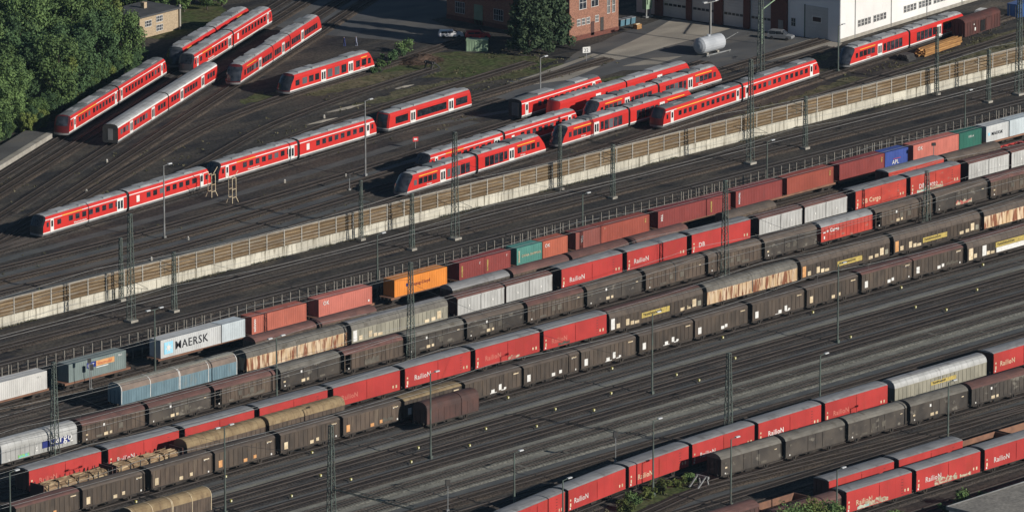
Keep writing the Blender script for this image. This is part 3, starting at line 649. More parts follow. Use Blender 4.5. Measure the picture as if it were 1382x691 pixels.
def place(name, label, cat, group, x0, x1, y, parts, path=None, extra=(), z=0):
    """a wagon between x0 and x1 on a straight track (or on a path), parts laid out round its middle"""
    if path:
        a, c = on_path(path, x0), on_path(path, x1); d = c - a; m = (a + c) / 2; e = thing(name, label, cat, (m.x, m.y, z), math.atan2(d.y, d.x), group)
    else: e = thing(name, label, cat, ((x0 + x1) / 2, y, z), 0, group)
    for nm, me, mt, loc, ch in list(parts) + list(extra):
        rot = (0, 0, 0)
        if nm == 'lettering': rot = (math.pi / 2, 0, 0)
        if nm == 'vertical_lettering': rot = (math.pi / 2, math.pi / 2, 0); nm = 'lettering'
        o = add(nm, me, e, loc, rot, mt)
        for n2, m2, t2, l2 in ch: add(n2, m2, o, l2, (math.pi / 2, 0, 0) if n2 == 'lettering' else (0, 0, 0), t2)
    return e
def on_path(path, x):
    for p, q in zip(path, path[1:]):
        if p.x <= x <= q.x: return p.lerp(q, (x - p.x) / (q.x - p.x))
    return path[0] if x < path[0].x else path[-1]
def plate(w, h): return cached(('plate', w, h), lambda: MB().box(-w / 2, w / 2, -.012, 0, 0, h).mesh('label_plate', 'white_print'))
def blob(w, h, seed):
    def f():
        rr = random.Random(seed); n = 14; top = [(-w / 2 + w * k / n, h * rr.uniform(.45, 1)) for k in range(n + 1)]
        b = MB()
        for (xa, za), (xb, zb) in zip(top, top[1:]):
            b.poly([(xa, 0, rr.uniform(0, .12)), (xb, 0, rr.uniform(0, .12)), (xb, 0, zb * rr.uniform(.85, 1)), (xa, 0, za)])
        return b.mesh('graffiti', 'graffiti')
    return cached(('blob', w, h, seed), f)

# ---- sliding-wall van with two wide red doors
def red_van(L, wall='red_wall', txt='RailioN', mark=True, seed=0, graf=False):
    rr = random.Random(seed)
    z0, z1, Y = .95, 4.03, 1.43
    def door(w):
        def f():
            b = MB(); b.box(-w / 2, w / 2, -.05, 0, z0, z1)
            b.box(-w / 2 + .01, w / 2 - .01, -.075, -.051, z1 - .16, z1 - .02); b.box(-w / 2 + .01, w / 2 - .01, -.075, -.051, z0 + .02, z0 + .14)
            n = max(2, int(w / 1.8))
            for k in range(1, n): x = -w / 2 + w * k / n; b.box(x - .015, x + .015, -.058, -.051, z0 + .14, z1 - .16)
            b.box(-w / 2 + .02, -w / 2 + .1, -.09, -.051, z0 + .3, z1 - .4); return b.mesh('sliding_wall', wall)
        return cached(('rdoor', round(w, 2), wall), f)
    w = L / 2 - .04
    p = gear(L)
    p.append(('body', cached(('rbody', L), lambda: MB().box(-L / 2 + .05, L / 2 - .05, -Y + .02, Y - .02, z0 - .02, z1).mesh('body', 'maroon')), None, (0, 0, 0), []))
    kids = []
    if mark:
        t = lettering(txt, 1.1, .015); kids.append(('lettering', t, (None, 'cream_print', 'c_white', 'c_salmon')[rr.choice((0, 2, 2, 2, 1, 3, 3))], (-w / 2 + 1.75 + rr.uniform(-.35, .5), -.058, 1.75 + rr.uniform(-.2, .15))))
        kids.append(('label_plate', plate(.28, .28), 'cream_print', (-w / 2 + .55, -.052, 2.3))); kids.append(('label_plate', plate(.3, .55), 'cream_print', (-w / 2 + .55, -.052, 1.45))); kids.append(('label_plate', plate(.26, .26), None, (-w / 2 + .45, -.052, 1.1)))
    p.append(('sliding_wall', door(w), None, (-L / 4, -Y, 0), kids))
    p.append(('sliding_wall', door(w), None, (L / 4, -Y, 0), [('label_plate', plate(.25, .4), 'cream_print', (w / 2 - 1.5, -.052, 1.5)), ('label_plate', plate(.3, .45), 'cream_print', (w / 2 - .8, -.052, 1.45))]))
    p.append(('roof', cached(('rroof', L), lambda: arc_roof(L, LOW, .04, 0).mesh('roof', 'roof_grey')), None, (0, 0, 0), []))
    for s in (-1, 1): p.append(('end_wall', end_wall(L, LOW, z0, s), 'maroon', (0, 0, 0), []))
    def lad():
        b = MB()
        for k in range(6): b.box(-.18, .18, -.11, -.077, 1.3 + k * .42, 1.36 + k * .42)
        return b.mesh('ladder', 'steel_dark')
    if seed % 2: p.append(('ladder', cached('ladder', lad), None, (L / 2 - 2.2, -Y, 0), []))
    if graf: p.append(('graffiti', blob(5.2, 1.2, seed), 'graffiti', (-.6, -Y - .08, .98), [])); p.append(('graffiti', blob(2.6, .7, seed + 1), 'graffiti_teal' if seed % 2 else 'graffiti', (-3.6 if seed % 2 else 3.9, -Y - .083, .97), []))
    return p
# ---- ribbed or smooth van with arched roof
def van(L, wall, roof, prof=ARCH, style='rib', z0=1.0, platform=False, seed=0, plates=(), kind='axle', ribs=0, joint=False):
    zt = prof[0][1]; Y = abs(prof[0][0]) - .08; rr = random.Random(seed)
    xl = -L / 2 + (1.5 if platform else 0)
    p = gear(L, kind)
    p.append(('body', cached(('vbody', L, zt, z0, platform), lambda: MB().box(xl + .04, L / 2 - .04, -Y + .01, Y - .01, z0 - .02, zt).mesh('body', wall)), wall, (0, 0, 0), []))
    for s in (-1, 1):
        if style == 'rib': f = lambda: ribbed_side(xl, L / 2, z0, zt, s * Y).mesh('side_wall', wall)
        else:
            def f():
                b = MB(); a = s * Y
                for x0, x1, d in ((xl, -L * .12, .02), (-L * .12 + .03, L * .12, .05), (L * .12 + .03, L / 2, .02)): b.box(x0, x1, min(a, a + s * d), max(a, a + s * d), z0, zt)
                for x in (xl, -L * .12 - .05, 0, L * .12 + .05, L / 2 - .1): b.box(x, x + .1, min(a + s * .02, a + s * .09), max(a + s * .02, a + s * .09), z0, zt)
                for z in (z0, zt - .12): b.box(xl, L / 2, min(a + s * .021, a + s * .07), max(a + s * .021, a + s * .07), z, z + .12)
                return b.mesh('side_wall', wall)
        p.append(('side_wall', cached(('side', L, zt, z0, style, s, platform, Y), f), wall, (0, 0, 0), []))
    p.append(('roof', cached(('vroof', L, tuple(prof), ribs), lambda: arc_roof(L, prof, .05, ribs).mesh('roof', roof)), roof, (0, 0, 0), []))
    for s in (-1, 1): p.append(('end_wall', end_wall(L - (0 if s > 0 else 0), prof, z0, s), wall, (0, 0, 0), []))
    if platform:
        p.append(('brake_platform', cached(('plat', L, z0, zt), lambda: MB().box(-L / 2 + .12, xl - .03, -1.2, 1.2, z0 - .05, z0 + .08).box(-L / 2 + .15, -L / 2 + .25, -1.25, -1.15, z0, zt).box(xl - .18, xl - .06, -1.3, -1.22, z0, zt).box(-L / 2 + .2, xl - .1, -1.28, -1.2, z0 + .9, z0 + 1.0).mesh('brake_platform', 'undergear')), None, (0, 0, 0), []))
    if joint: p.append(('joint_strip', cached(('joint', tuple(prof), z0), lambda: MB().prism([(y * 1.03, z + .05) for y, z in prof] + [(prof[-1][0] * 1.0, z0), (prof[0][0] * 1.0, z0)], -.1, .1).mesh('joint_strip', 'steel_dark')), None, (0, 0, 0), []))
    for x, z, w, h, m in plates: p.append(('label_plate', plate(w, h), m, (x, -Y - .08, z), []))
    return p
def rnd_plates(L, seed, style):
    rr = random.Random(seed); m = lambda: rr.choice((None, None, 'cream_print', 'orange_print'))
    if style == 'E':
        k = rr.choice((0, 1, 1, 2, 2)); tall = None if k == 0 else rr.choice(('cream_print', 'orange_print', None))
        o = [(-L / 2 + 1.1, 1.35, .75, 1.05, tall), (.2 + rr.uniform(-.4, .4), 1.15, .75, .5, tall), (1.6 + rr.uniform(-.5, .5), 1.3, .6, rr.uniform(.7, 1.1) if k == 0 else .5, tall), (L / 2 - 1.2, 3.1, 1.1, .16, 'cream_print')]
        if k == 0: o += [(2.2, 1.15, .9, .12, None), (.0, 1.08, 1.5, .08, None), (2.6, 1.25, .5, .3, None)]
        if k == 2: o += [(L / 2 - .8, 1.1, .25, .25, None), (L / 2 - 1.0, 3.05, .2, .2, None), (L / 2 - 1.6, 3.0, .2, .2, None)]
        return o
    if style == 'C':
        o = [(-L / 2 + .9, 1.12, .22, .22, None)]
        if rr.random() < .6: o += [(-L / 2 + .9 + rr.uniform(0, .4), rr.uniform(2.3, 2.7), .5, .3, 'wall_faded')]
        if rr.random() < .5: o += [(-L / 2 + .8 + rr.uniform(0, .3), rr.uniform(1.6, 2.0), .45, .25, rr.choice(('wall_faded', 'cream_print')))]
        if rr.random() < .5: o += [(L / 2 - 1.2, 2.7, .5, .12, 'cream_print')]
        if rr.random() < .5: o += [(-.8 + rr.uniform(-.3, .3), 1.7, .8, .75, 'wall_faded'), (1.0 + rr.uniform(-.3, .6), 1.6, .9, .85, 'wall_faded'), (-3, 1.15, rr.uniform(.8, 1.8), .3, 'wall_faded')]
        if rr.random() < .35: o += [(rr.uniform(1.5, 3.5), 1.2, rr.uniform(.8, 2), rr.uniform(.2, .5), 'wall_faded')]
        if rr.random() < .4: o += [(-1.6, 1.15, .8, .45, 'cream_print'), (-.6, 1.2, .5, .4, 'cream_print'), (-2, 2.6, .35, .4, None)]
        return o
    if style == 'D':
        o = [(-L / 2 + .75, 1.2, .85, 1.75, rr.choice((None, 'cream_print', 'orange_print'))), (-L / 2 + 2.0, 1.25, .8, .7, 'cream_print'), (-L / 2 + 4.2, 1.3, .8, 1.0, 'cream_print'), (-L / 2 + 5.3, 1.2, .8, .6, 'cream_print'), (-L / 2 + 6.4, 1.2, 1.0, .45, 'cream_print'),
             (L / 2 - 4.8, 1.2, 1.0, .5, 'cream_print'), (L / 2 - 3.3, 1.25, .9, .55, 'cream_print'), (L / 2 - 2.0, 1.35, .9, 1.2, 'cream_print'), (L / 2 - .8, 1.3, .8, .8, 'wall_olive')]
        return o
    return []
def sign(w, h, txt, x, z, Y=1.42):
    """yellow name board with dark lettering"""
    return [('name_board', cached(('nb', w, h), lambda: MB().box(-w / 2, w / 2, -.015, 0, 0, h).mesh('name_board', 'yellow_print')), None, (x, -Y, z), [('lettering', lettering(txt, h * .62, .02), 'black_print', (-w / 2 + .35, -.024, h * .33))])]
def long_van(L, wall, roof, seed=0, ridge=None, board=None, mid=True, plates=True, ribs=1.45):
    p = van(L, wall, roof, ROUND, 'rib', 1.0, seed=seed, plates=rnd_plates(L, seed, 'D') if plates else (), kind='axle', ribs=ribs)
    if mid: p.append(('joint_strip', cached(('jl', L), lambda: MB().prism([(y * 1.02, z + .045) for y, z in ROUND] + [(1.42, 1.0), (-1.42, 1.0)], -.09, .09).mesh('joint_strip', 'steel_dark')), roof, (0, 0, 0), []))
    if ridge: p.append(('ridge_sheet', cached(('ridge', L), lambda: MB().prism([(-.75, 4.13), (-.4, 4.235), (.4, 4.235), (.75, 4.13), (.75, 4.1), (-.75, 4.1)], -L / 2, L / 2).mesh('ridge_sheet', ridge)), ridge, (0, 0, 0), []))
    if board: p += sign(board[1], board[2], board[3], board[0], board[4])
    return p
# ---- silver twin-section van with maroon roof
def silver_van(L, seed=0):
    z0, zt, Y = 1.0, 3.62, 1.4
    p = gear(L)
    p.append(('body', cached(('sbody', L), lambda: MB().box(-L / 2 + .05, L / 2 - .05, -Y + .02, Y - .02, z0, zt).mesh('body', 'steel_dark')), None, (0, 0, 0), []))
    w = L / 2 - .12
    sd = cached(('sside', w), lambda: ribbed_side(-w / 2, w / 2, z0, zt, -Y, .72, .04, .05).box(-w / 2, w / 2, -Y - .10, -Y - .07, zt - .22, zt + .02).mesh('side_wall', 'wall_silver'))
    for s in (-1, 1):
        p.append(('side_wall', sd, None, (s * L / 4, 0, 0), [('label_plate', plate(.3, .3), None, (0, -Y - .08, 2.0))]))
        p.append(('roof', cached(('sroof', w), lambda: arc_roof(w, [(-1.44, 3.6), (-1.15, 3.86), (-.6, 4.05), (0, 4.1), (.6, 4.05), (1.15, 3.86), (1.44, 3.6)], .03).mesh('roof', 'roof_brown')), None, (s * L / 4, 0, 0), []))
    for s in (-1, 1): p.append(('end_wall', end_wall(L, EVEN, z0, s), 'maroon', (0, 0, 0), []))
    return p
def hood_van(L, wall, roof, n, edge=None, seed=0, zs=3.05):
    """telescopic hoods: n rounded covers one behind the other"""
    p = gear(L, 'bogie' if L > 14 else 'axle'); w = L / n
    for k in range(n):
        g = .0 if k % 2 else .05
        pr = [(y * (1 + g * .5), z + g) for y, z in ROUND]
        def f():
            b = MB(); b.prism(pr, -w / 2 + .03, w / 2 - .03); m = max(2, int(w / 1.3))
            return b.mesh('hood', roof)
        o = [('hood_rib', cached(('hr', k % 2), lambda: MB().prism([(y * 1.03, z + .05) for y, z in pr] + [(1.43, 1.0), (-1.43, 1.0)], -.05, .05).mesh('hood_rib', edge or roof)), edge or roof, (s * (w / 2 - .12), 0, 0)) for s in (-1, 0, 1)] if edge else []
        p.append(('hood', cached(('hood', round(w, 2), k % 2), f), roof, (-L / 2 + w * (k + .5), 0, 0), o))
        p.append(('side_wall', cached(('hside', round(w, 2), k % 2, bool(edge)), lambda: ribbed_side(-w / 2 + .03, w / 2 - .03, 1.0, 3.05 + g, -1.36 - g * .7, .55 if edge else 1.2, .03, .05).box(-w / 2 + .03, w / 2 - .03, -1.36, 1.36, 1.0, 3.05).mesh('side_wall', wall)), wall, (-L / 2 + w * (k + .5), 0, 0), []))
    for s in (-1, 1): p.append(('end_wall', end_wall(L, ROUND, 1.0, s), wall, (0, 0, 0), []))
    return p
def gondola(L, wall='rust_plate', zt=2.6):
    p = gear(L, 'bogie' if L > 12 else 'axle')
    def f():
        b = MB()
        for y in (-1.42, 1.36): b.box(-L / 2, L / 2, y, y + .06, 1.0, zt)
        for k in range(int(L / 1.4) + 1):
            x = -L / 2 + .05 + (L - .1) * k / int(L / 1.4); b.box(x - .05, x + .05, -1.5, -1.42, 1.0, zt); b.box(x - .05, x + .05, 1.42, 1.5, 1.0, zt)
        b.box(-L / 2, L / 2, -1.5, -1.36, zt, zt + .1); b.box(-L / 2, L / 2, 1.36, 1.5, zt, zt + .1); return b.mesh('side_wall', wall)
    p.append(('side_wall', cached(('gside', L, zt), f), wall, (0, 0, 0), []))
    p.append(('floor', cached(('gfl', L), lambda: MB().box(-L / 2, L / 2, -1.36, 1.36, 1.0, 1.1).mesh('floor', 'undergear')), None, (0, 0, 0), []))
    for s in (-1, 1): p.append(('end_wall', cached(('gend', L, zt, s), lambda: MB().box(s * L / 2 - .06, s * L / 2 + .06, -1.36, 1.36, 1.0, zt + .1).mesh('end_wall', wall)), wall, (0, 0, 0), []))
    return p
def timber_wagon(L, seed):
    p = gear(L)
    p.append(('deck', cached(('deck', L), lambda: MB().box(-L / 2, L / 2, -1.38, 1.38, 1.0, 1.16).mesh('deck', 'undergear')), None, (0, 0, 0), []))
    for s in (-1, 1): p.append(('end_wall', cached(('tend', L, s), lambda: MB().box(s * L / 2 - .08, s * L / 2 + .08, -1.4, 1.4, 1.0, 3.3).mesh('end_wall', 'maroon')), None, (0, 0, 0), []))
    st = cached('stake2', lambda: MB().box(-.06, .06, -.05, .05, 1.0, 3.2).mesh('stake', 'steel_dark'))
    for k in range(7):
        for y in (-1.42, 1.42): p.append(('stake', st, None, (-L / 2 + .9 + (L - 1.8) * k / 6, y, 0), []))
    return p
def timber_load(e_x0, e_x1, y, seed, label):
    """four bundles of logs lying crossways in the stakes, every log its own part"""
    rr = random.Random(seed); e = thing('timber_load', label, 'timber load', ((e_x0 + e_x1) / 2, y, 1.16)); L = e_x1 - e_x0
    logs = [cached(('log', k), lambda: MB().tube((0, 0, 0), (2.5, 0, 0), .11, .08, 6).mesh('log', 'timber')) for k in range(1)]
    n = 0
    for g in range(4):
        gx = -L / 2 + .5 + (L - 1) * g / 4
        for r_ in range(14):
            yy = -1.25 + r_ * .19; hh = 2.15 - .35 * abs(yy) ** 1.5
            for zl in (hh, hh - .27) if r_ < 6 else (hh,):
                add('log', logs[0], e, (gx + rr.uniform(-.1, .25), yy + rr.uniform(-.06, .06), zl - 0.2 + rr.uniform(-.17, .17)), (0, rr.uniform(-.09, .09), rr.uniform(-.09, .09))); n += 1
        add('log_bundle', cached(('bundle', round(L, 1)), lambda: MB().prism([(-1.28, 0), (1.28, 0), (1.28, 1.3), (.7, 1.75), (0, 1.85), (-.7, 1.75), (-1.28, 1.3)], 0, (L - 1) / 4 - .25).mesh('log_bundle', 'timber')), e, (gx + .1, 0, .004))
    return e
def flat(L, m='rust_plate'):
    p = [('underframe', frame(L), None, (0, 0, 0), [])] + [('bogie', bogie(), None, (s * (L / 2 - 1.9), 0, 0), []) for s in (-1, 1)] + [('buffers', buffers(L), None, (0, 0, 0), [])]
    def f():
        b = MB()
        for y in (-1.3, 1.1): b.box(-L / 2, L / 2, y, y + .2, .86, 1.15)
        n = int(L / 1.6)
        for k in range(n + 1): x = -L / 2 + .1 + (L - .2) * k / n; b.box(x - .1, x + .1, -1.1, 1.1, 1.0, 1.13)
        for x in (-L / 2, L / 2 - 1): b.box(x, x + 1, -1.09, 1.09, 1.135, 1.16)
        return b.mesh('deck', m)
    p.append(('deck', cached(('flatdeck', L, m), f), m, (0, 0, 0), [])); return p
def stake_wagon(L, seed):
    p = gear(L, 'bogie')
    p.append(('deck', cached(('sdeck', L), lambda: MB().box(-L / 2, L / 2, -1.35, 1.35, 1.0, 1.2).mesh('deck', 'undergear')), None, (0, 0, 0), []))
    st = cached('stake1', lambda: MB().box(-.09, .09, -.07, .07, .85, 3.25).mesh('stake', 'sleeper_light'))
    rr = random.Random(seed); n = 6
    for k in range(n + 1):
        x = -L / 2 + .7 + (L - 1.4) * k / n
        for y in (-1.42, 1.42): p.append(('stake', st, None, (x + rr.uniform(-.1, .1), y, -rr.choice((0, 0, .1)) if y > 0 else -rr.choice((.7, 1.2, 1.7))), []))
        if seed % 3 == 1: p.append(('stake', st, None, (x + .62, 1.42, -.15), []))
    return p

# ---- rows of the freight yard: (x0, x1, builder)
def row(y, items, phrase, group, path=None):
    for i, (x0, x1, parts, name, desc, cat) in enumerate(items):
        place(name, f'{desc}, {ordn(i)} from left in {phrase}', cat, group, x0, x1, y, parts, path)
V = 'covered_wagon'
def R(x0, x1, **k): return (x0, x1, red_van(round(x1 - x0, 1), **k), 'sliding_wall_wagon', 'red grey-roofed wagon with white lettering', 'wagon')
# A: the row hidden behind the silver one, only roofs show
A = [(-70.9, -57.4, 'wall_brown', 'roof_brown', 'brown-roofed van'), (-56.7, -43.9, 'wall_brown', 'roof_brown', 'brown-roofed van'), (-26.4, -13.1, 'wall_grey', 'roof_grey', 'grey-roofed van'), (-12.2, 1.0, 'wall_brown', 'roof_brown', 'brown-roofed van'), (1.9, 15.4, 'wall_brown', 'roof_brown', 'brown-roofed van'), (16.4, 29.9, 'wall_brown', 'roof_brown', 'brown-roofed van'), (39.8, 52, 'wall_brown', 'roof_dark', 'dark brown-roofed van')]
items = [(a, b, van(round(b - a, 1), wl, rf, ARCH, 'rib', seed=i), V, d + ' showing only its roof', 'wagon') for i, (a, b, wl, rf, d) in enumerate(A)]
items += [(80.9, 95.5, red_van(14.6, 'dbred_wall', mark=False), 'sliding_wall_wagon', 'red grey-roofed van showing only its top', 'wagon'), (96.6, 110.8, van(14.2, 'wall_brown', 'roof_dark', ARCH, 'rib'), V, 'brown-roofed van showing only its roof', 'wagon')]
row(-10.2, items, 'row behind silver vans', 'wagons in the row below the containers')
b_ = thing('flat_wagon', 'bright red low flat wagon at the right edge below the pale containers', 'wagon', (118, -6.2, 0), 0, 'wagons in the row below the containers')
for n, me, mt, loc, ch in flat(13.0, 'red_wall'): add(n, me, b_, loc, m=mt)
# B
bl = hood_van(24.9, 'wall_blue', 'tarp_brown', 2, 'white_print') + [('ridge_sheet', cached('ridge_bl', lambda: MB().prism([(-.8, 4.15), (-.42, 4.27), (.42, 4.27), (.8, 4.15), (.8, 4.1), (-.8, 4.1)], -12.4, 12.4).mesh('ridge_sheet', 'walkway')), 'walkway', (0, 0, 0), [])]
items = [(-104.7, -79.8, bl, 'tarpaulin_wagon', 'blue wagon with brown hoods and white ribs', 'wagon'),
         (-77.7, -55.6, long_van(22.1, 'wall_rusty', 'roof_greygreen', 1, plates=False), V, 'long van with rusty cream side', 'wagon'),
         (-54.5, -32.7, long_van(21.8, 'wall_olive', 'roof_greygreen', 2, ridge='roof_grey', mid=True), V, 'long olive van with silver ridge', 'wagon'),
         (-30.5, -19.6, silver_van(10.9), V, 'silver ribbed van with maroon roof', 'wagon'), (-19.2, -8.3, silver_van(10.9), V, 'silver ribbed van with maroon roof', 'wagon'),
         R(-6.2, 8.4, seed=3), R(9.5, 24.1, seed=4), R(25.3, 39.9, seed=8, txt='DB'),
         (42.1, 53.0, silver_van(10.9), V, 'silver ribbed van with maroon roof', 'wagon'), (53.6, 64.5, silver_van(10.9), V, 'silver ribbed van with maroon roof', 'wagon'),
         (66.6, 79.8, red_van(13.2, 'dbred_wall', 'DB Cargo', seed=5, graf=False), 'sliding_wall_wagon', 'weathered orange-red van with white lettering', 'wagon'), (80.9, 94.1, red_van(13.2, 'dbred_wall', 'DB Cargo', seed=7, graf=True), 'sliding_wall_wagon', 'graffiti-sprayed orange-red van with white lettering', 'wagon'),
         (96.3, 107.2, silver_van(10.9), V, 'silver ribbed van with maroon roof', 'wagon'), (107.8, 118.7, silver_van(10.9), V, 'silver ribbed van with maroon roof', 'wagon')]
row(-15.0, items, 'silver row', 'wagons in the silver and red row')
# C
def C(x0, x1, wl, rf, st, desc, seed, **k): return (x0, x1, van(round(x1 - x0, 1), wl, rf, ARCH, st, seed=seed, plates=rnd_plates(round(x1 - x0, 1), seed, 'C'), **k), V, desc, 'wagon')
cargo = van(15.4, 'wall_aluminium', 'wall_aluminium', ROUND, 'rib', ribs=1.3, plates=[(-.6, 1.5, .45, .2, None), (-.6, 1.9, .3, .3, None), (6.6, 1.6, .5, .2, None), (-6.2, 1.1, .25, .25, None)])
cargo += [('logo_panel', cached('lp', lambda: MB().box(0, 5.6, -.015, 0, 0, 1.05).mesh('logo_panel', 'navy_print')), None, (.6, -1.42, 1.62), [('lettering', lettering('Cargo', 1.75, .02), None, (1.35, -.03, .3))]),
          ('ridge_sheet', cached('rs15', lambda: MB().prism([(-.75, 4.13), (-.4, 4.235), (.4, 4.235), (.75, 4.13), (.75, 4.1), (-.75, 4.1)], -7.7, 7.7).mesh('ridge_sheet', 'wall_silver')), None, (0, 0, 0), []),
          ('graffiti', blob(2.2, .75, 77), 'graffiti_green', (-3.2, -1.43, 1.05), [])]
items = [(-139.8, -124.4, cargo, V, 'silver rounded van with dark blue logo panel', 'wagon'),
         C(-123.3, -110.3, 'wall_brown', 'roof_brown', 'rib', 'ribbed van with reddish roof', 1), C(-109.4, -96.4, 'wall_grey', 'roof_brown', 'smooth', 'smooth dark van with brown roof', 2),
         C(-95.5, -82.5, 'wall_brown', 'roof_brown', 'rib', 'ribbed van with end platform and reddish roof', 3, platform=True), C(-81.3, -68.3, 'wall_grey', 'roof_greygreen', 'smooth', 'smooth van with pale grey roof', 4),
         C(-67.3, -54.3, 'wall_brown', 'roof_brown', 'rib', 'ribbed van with platform and maroon roof', 5, platform=True), C(-53.4, -40.6, 'wall_grey', 'roof_greygreen', 'smooth', 'smooth van with grey roof', 6),
         C(-39.8, -26.8, 'wall_grey', 'roof_dark', 'smooth', 'smooth dark van', 7), C(-25.8, -12.8, 'wall_brown', 'roof_brown', 'rib', 'ribbed van with reddish roof', 8), C(-11.9, 1.1, 'wall_grey', 'roof_dark', 'smooth', 'smooth black van', 9),
         C(2.1, 16.3, 'wall_brown', 'roof_dark', 'rib', 'ribbed dark twin-section van', 10, joint=True), C(17.2, 30.2, 'wall_brown', 'roof_dark', 'rib', 'ribbed greenish dark van', 11), C(31.1, 44.1, 'wall_grey', 'roof_dark', 'smooth', 'smooth black van', 12),
         (45.2, 58.2, van(13.0, 'dbred_wall', 'roof_grey', ARCH, 'rib', seed=13, plates=[(-5.7, 2.4, .6, .2, None), (-5.7, 1.4, .3, .5, None), (-4.9, 2.45, .4, .35, None)]) + [('lettering', lettering('Cargo', .85, .03), None, (-4.3, -1.43, 2.4), [])], V, 'red ribbed van with grey roof and white lettering', 'wagon'),
         C(59.1, 73.7, 'wall_brown', 'roof_dark', 'rib', 'ribbed brown van with end platform', 14, platform=True), C(74.6, 88.1, 'wall_grey', 'roof_dark', 'smooth', 'smooth dark van with pale scrawl', 15), C(89.1, 102.5, 'wall_brown', 'roof_brown', 'rib', 'ribbed van with brown roof', 16)]
row(-25.8, items, 'upper dark row', 'wagons in the dark row behind the long red row')
# D
items = [R(-147.4 + 15.75 * k, -132.9 + 15.75 * k, seed=k + 20) for k in range(8)]
items = [R(a, a + 14.6, seed=20 + k) for k, a in enumerate((-147.4, -131.4, -115.6, -99.9, -84.1, -68.4, -52.7, -37.2))]
items += [(-21.8, .2, long_van(22.0, 'wall_black', 'roof_dark', 31, ridge='roof_brown', board=(-.2, 6.6, .85, 'TRANSWAGGON', 1.75), mid=False), V, 'long brown van with yellow board', 'wagon'),
          (1.3, 23.2, long_van(21.9, 'wall_rusty', 'roof_greygreen', 32, plates=False), V, 'long van with rusty cream side', 'wagon'),
          (24.2, 46.3, long_van(22.1, 'wall_black', 'roof_dark', 33, board=(1.0, 6.2, .8, 'TRANSWAGGON', 1.45), mid=False), V, 'long brown van with faded yellow board', 'wagon'),
          (47.4, 69.5, long_van(22.1, 'wall_black', 'roof_dark', 34, board=(-.6, 6.2, .8, 'TRANSWAGGON', 1.5), mid=True), V, 'long brown van with yellow board', 'wagon'),
          (70.6, 92.7, long_van(22.1, 'wall_rusty', 'roof_dark', 35, plates=False), V, 'long van with rusty cream side', 'wagon')]
row(-39.5, items, 'long red row', 'wagons in the long red row')
# E2: timber and canvas
for i, (a, b) in enumerate(((-149.6, -135.8), (-135.0, -121.4))):
    place('timber_wagon', ('left', 'right')[i] + ' of two stake wagons carrying cut timber at lower left', 'wagon', 'wagons in the timber row', a, b, -45.0, timber_wagon(round(b - a, 1), i))
    timber_load(a, b, -45.0, 40 + i, 'pale cut timber stacked on the ' + ('left', 'right')[i] + ' of the two stake wagons')
for i, (a, b) in enumerate(((-120.5, -104.2), (-103.3, -87.2))):
    place('canvas_wagon', ('left', 'right')[i] + ' of two wagons with tan canvas hoods behind the dark row', 'wagon', 'wagons in the timber row', a, b, -45.0, van(round(b - a, 1), 'wall_brown', 'roof_tan', ROUND, 'rib', ribs=1.3, seed=i))
# E
items = []
for k, a in enumerate((-161.5, -148.3, -134.5, -121.4, -107.7, -94.5, -81.2, -67.9, -54.8, -41.8, -28.4, -15.4, -1.8, 11.4, 24.9, 37.8)):
    tan = k == 6
    items.append((a, a + 12.5, van(12.5, ('wall_black', 'wall_black', 'wall_brown')[k % 3] if k < 7 else 'wall_black', 'roof_tan' if tan else 'roof_dark' if k not in (0, 14, 15) else 'roof_brown', EVEN, 'rib', seed=k, plates=rnd_plates(12.5, 60 + k, 'E'), ribs=1.4 if tan else 0), V, 'tan-roofed ribbed van' if tan else 'black ribbed van with pale plates', 'wagon'))
lw = long_van(23.4, 'wall_black', 'roof_dark', 41, ridge='roof_brown', board=(-.5, 8.0, .85, 'TRANSWAGGON', 2.0), mid=False)
lw += [('label_plate', plate(7.6, .8), 'white_print', (-.5, -1.42, 1.15), []), ('label_plate', plate(1.0, 1.9), 'cream_print', (-10.8, -1.43, 1.1), []), ('label_plate', plate(1.0, 1.7), None, (-7.4, -1.43, 1.2), [])]
items.append((51.5, 74.9, lw, V, 'long brown van with yellow board and white plates', 'wagon'))
row(-51.6, items, 'front dark row', 'wagons in the front dark row')
for nm, g, i, w_, h_, mt, dx in (('upper dark row', 'wagons in the dark row behind the long red row', 5, 3.2, 1.3, 'wall_faded', -.5), ('', '', 15, 4.2, .9, 'graffiti', .6), ('', '', 3, 4.6, .6, 'wall_faded', 1.6)):
    for o in bpy.data.objects:
        if o.get('group') == 'wagons in the dark row behind the long red row' and f'{ordn(i)} from left' in o.get('label', ''): add('graffiti', blob(w_, h_, 500 + i), o, (dx, -1.44, 1.05), m=mt)
for i, w_ in ((15, 3.2), (5, 2.4)):
    for o in bpy.data.objects:
        if o.get('group') == 'wagons in the front dark row' and f' {ordn(i)} from left' in o.get('label', ''): add('graffiti', blob(w_, .8, 540 + i), o, (3.4, -1.48, 1.3), m='wall_faded')
for i, (a_, mt) in enumerate(((6, 'graffiti'), (7, 'wall_faded'))):
    for o in bpy.data.objects:
        if o.get('group') == 'wagons in the long red row' and f' {ordn(a_)} from left' in o.get('label', ''): add('graffiti', blob(2.6, .7, 560 + i), o, (1.4 - 4 * i, -1.52, 1.0), m=mt)
# F
place('hood_wagon', 'short maroon wagon with three hoods standing alone before the front dark row', 'wagon', None, -81.6, -70.2, -56.6, hood_van(11.4, 'maroon', 'maroon', 3, None))
place('canvas_wagon', 'tan hooded twin wagon cut off by the bottom edge at lower left', 'wagon', None, -152.3, -136.4, -65.9, hood_van(15.9, 'wall_brown', 'roof_tan', 2, 'cream_print'))
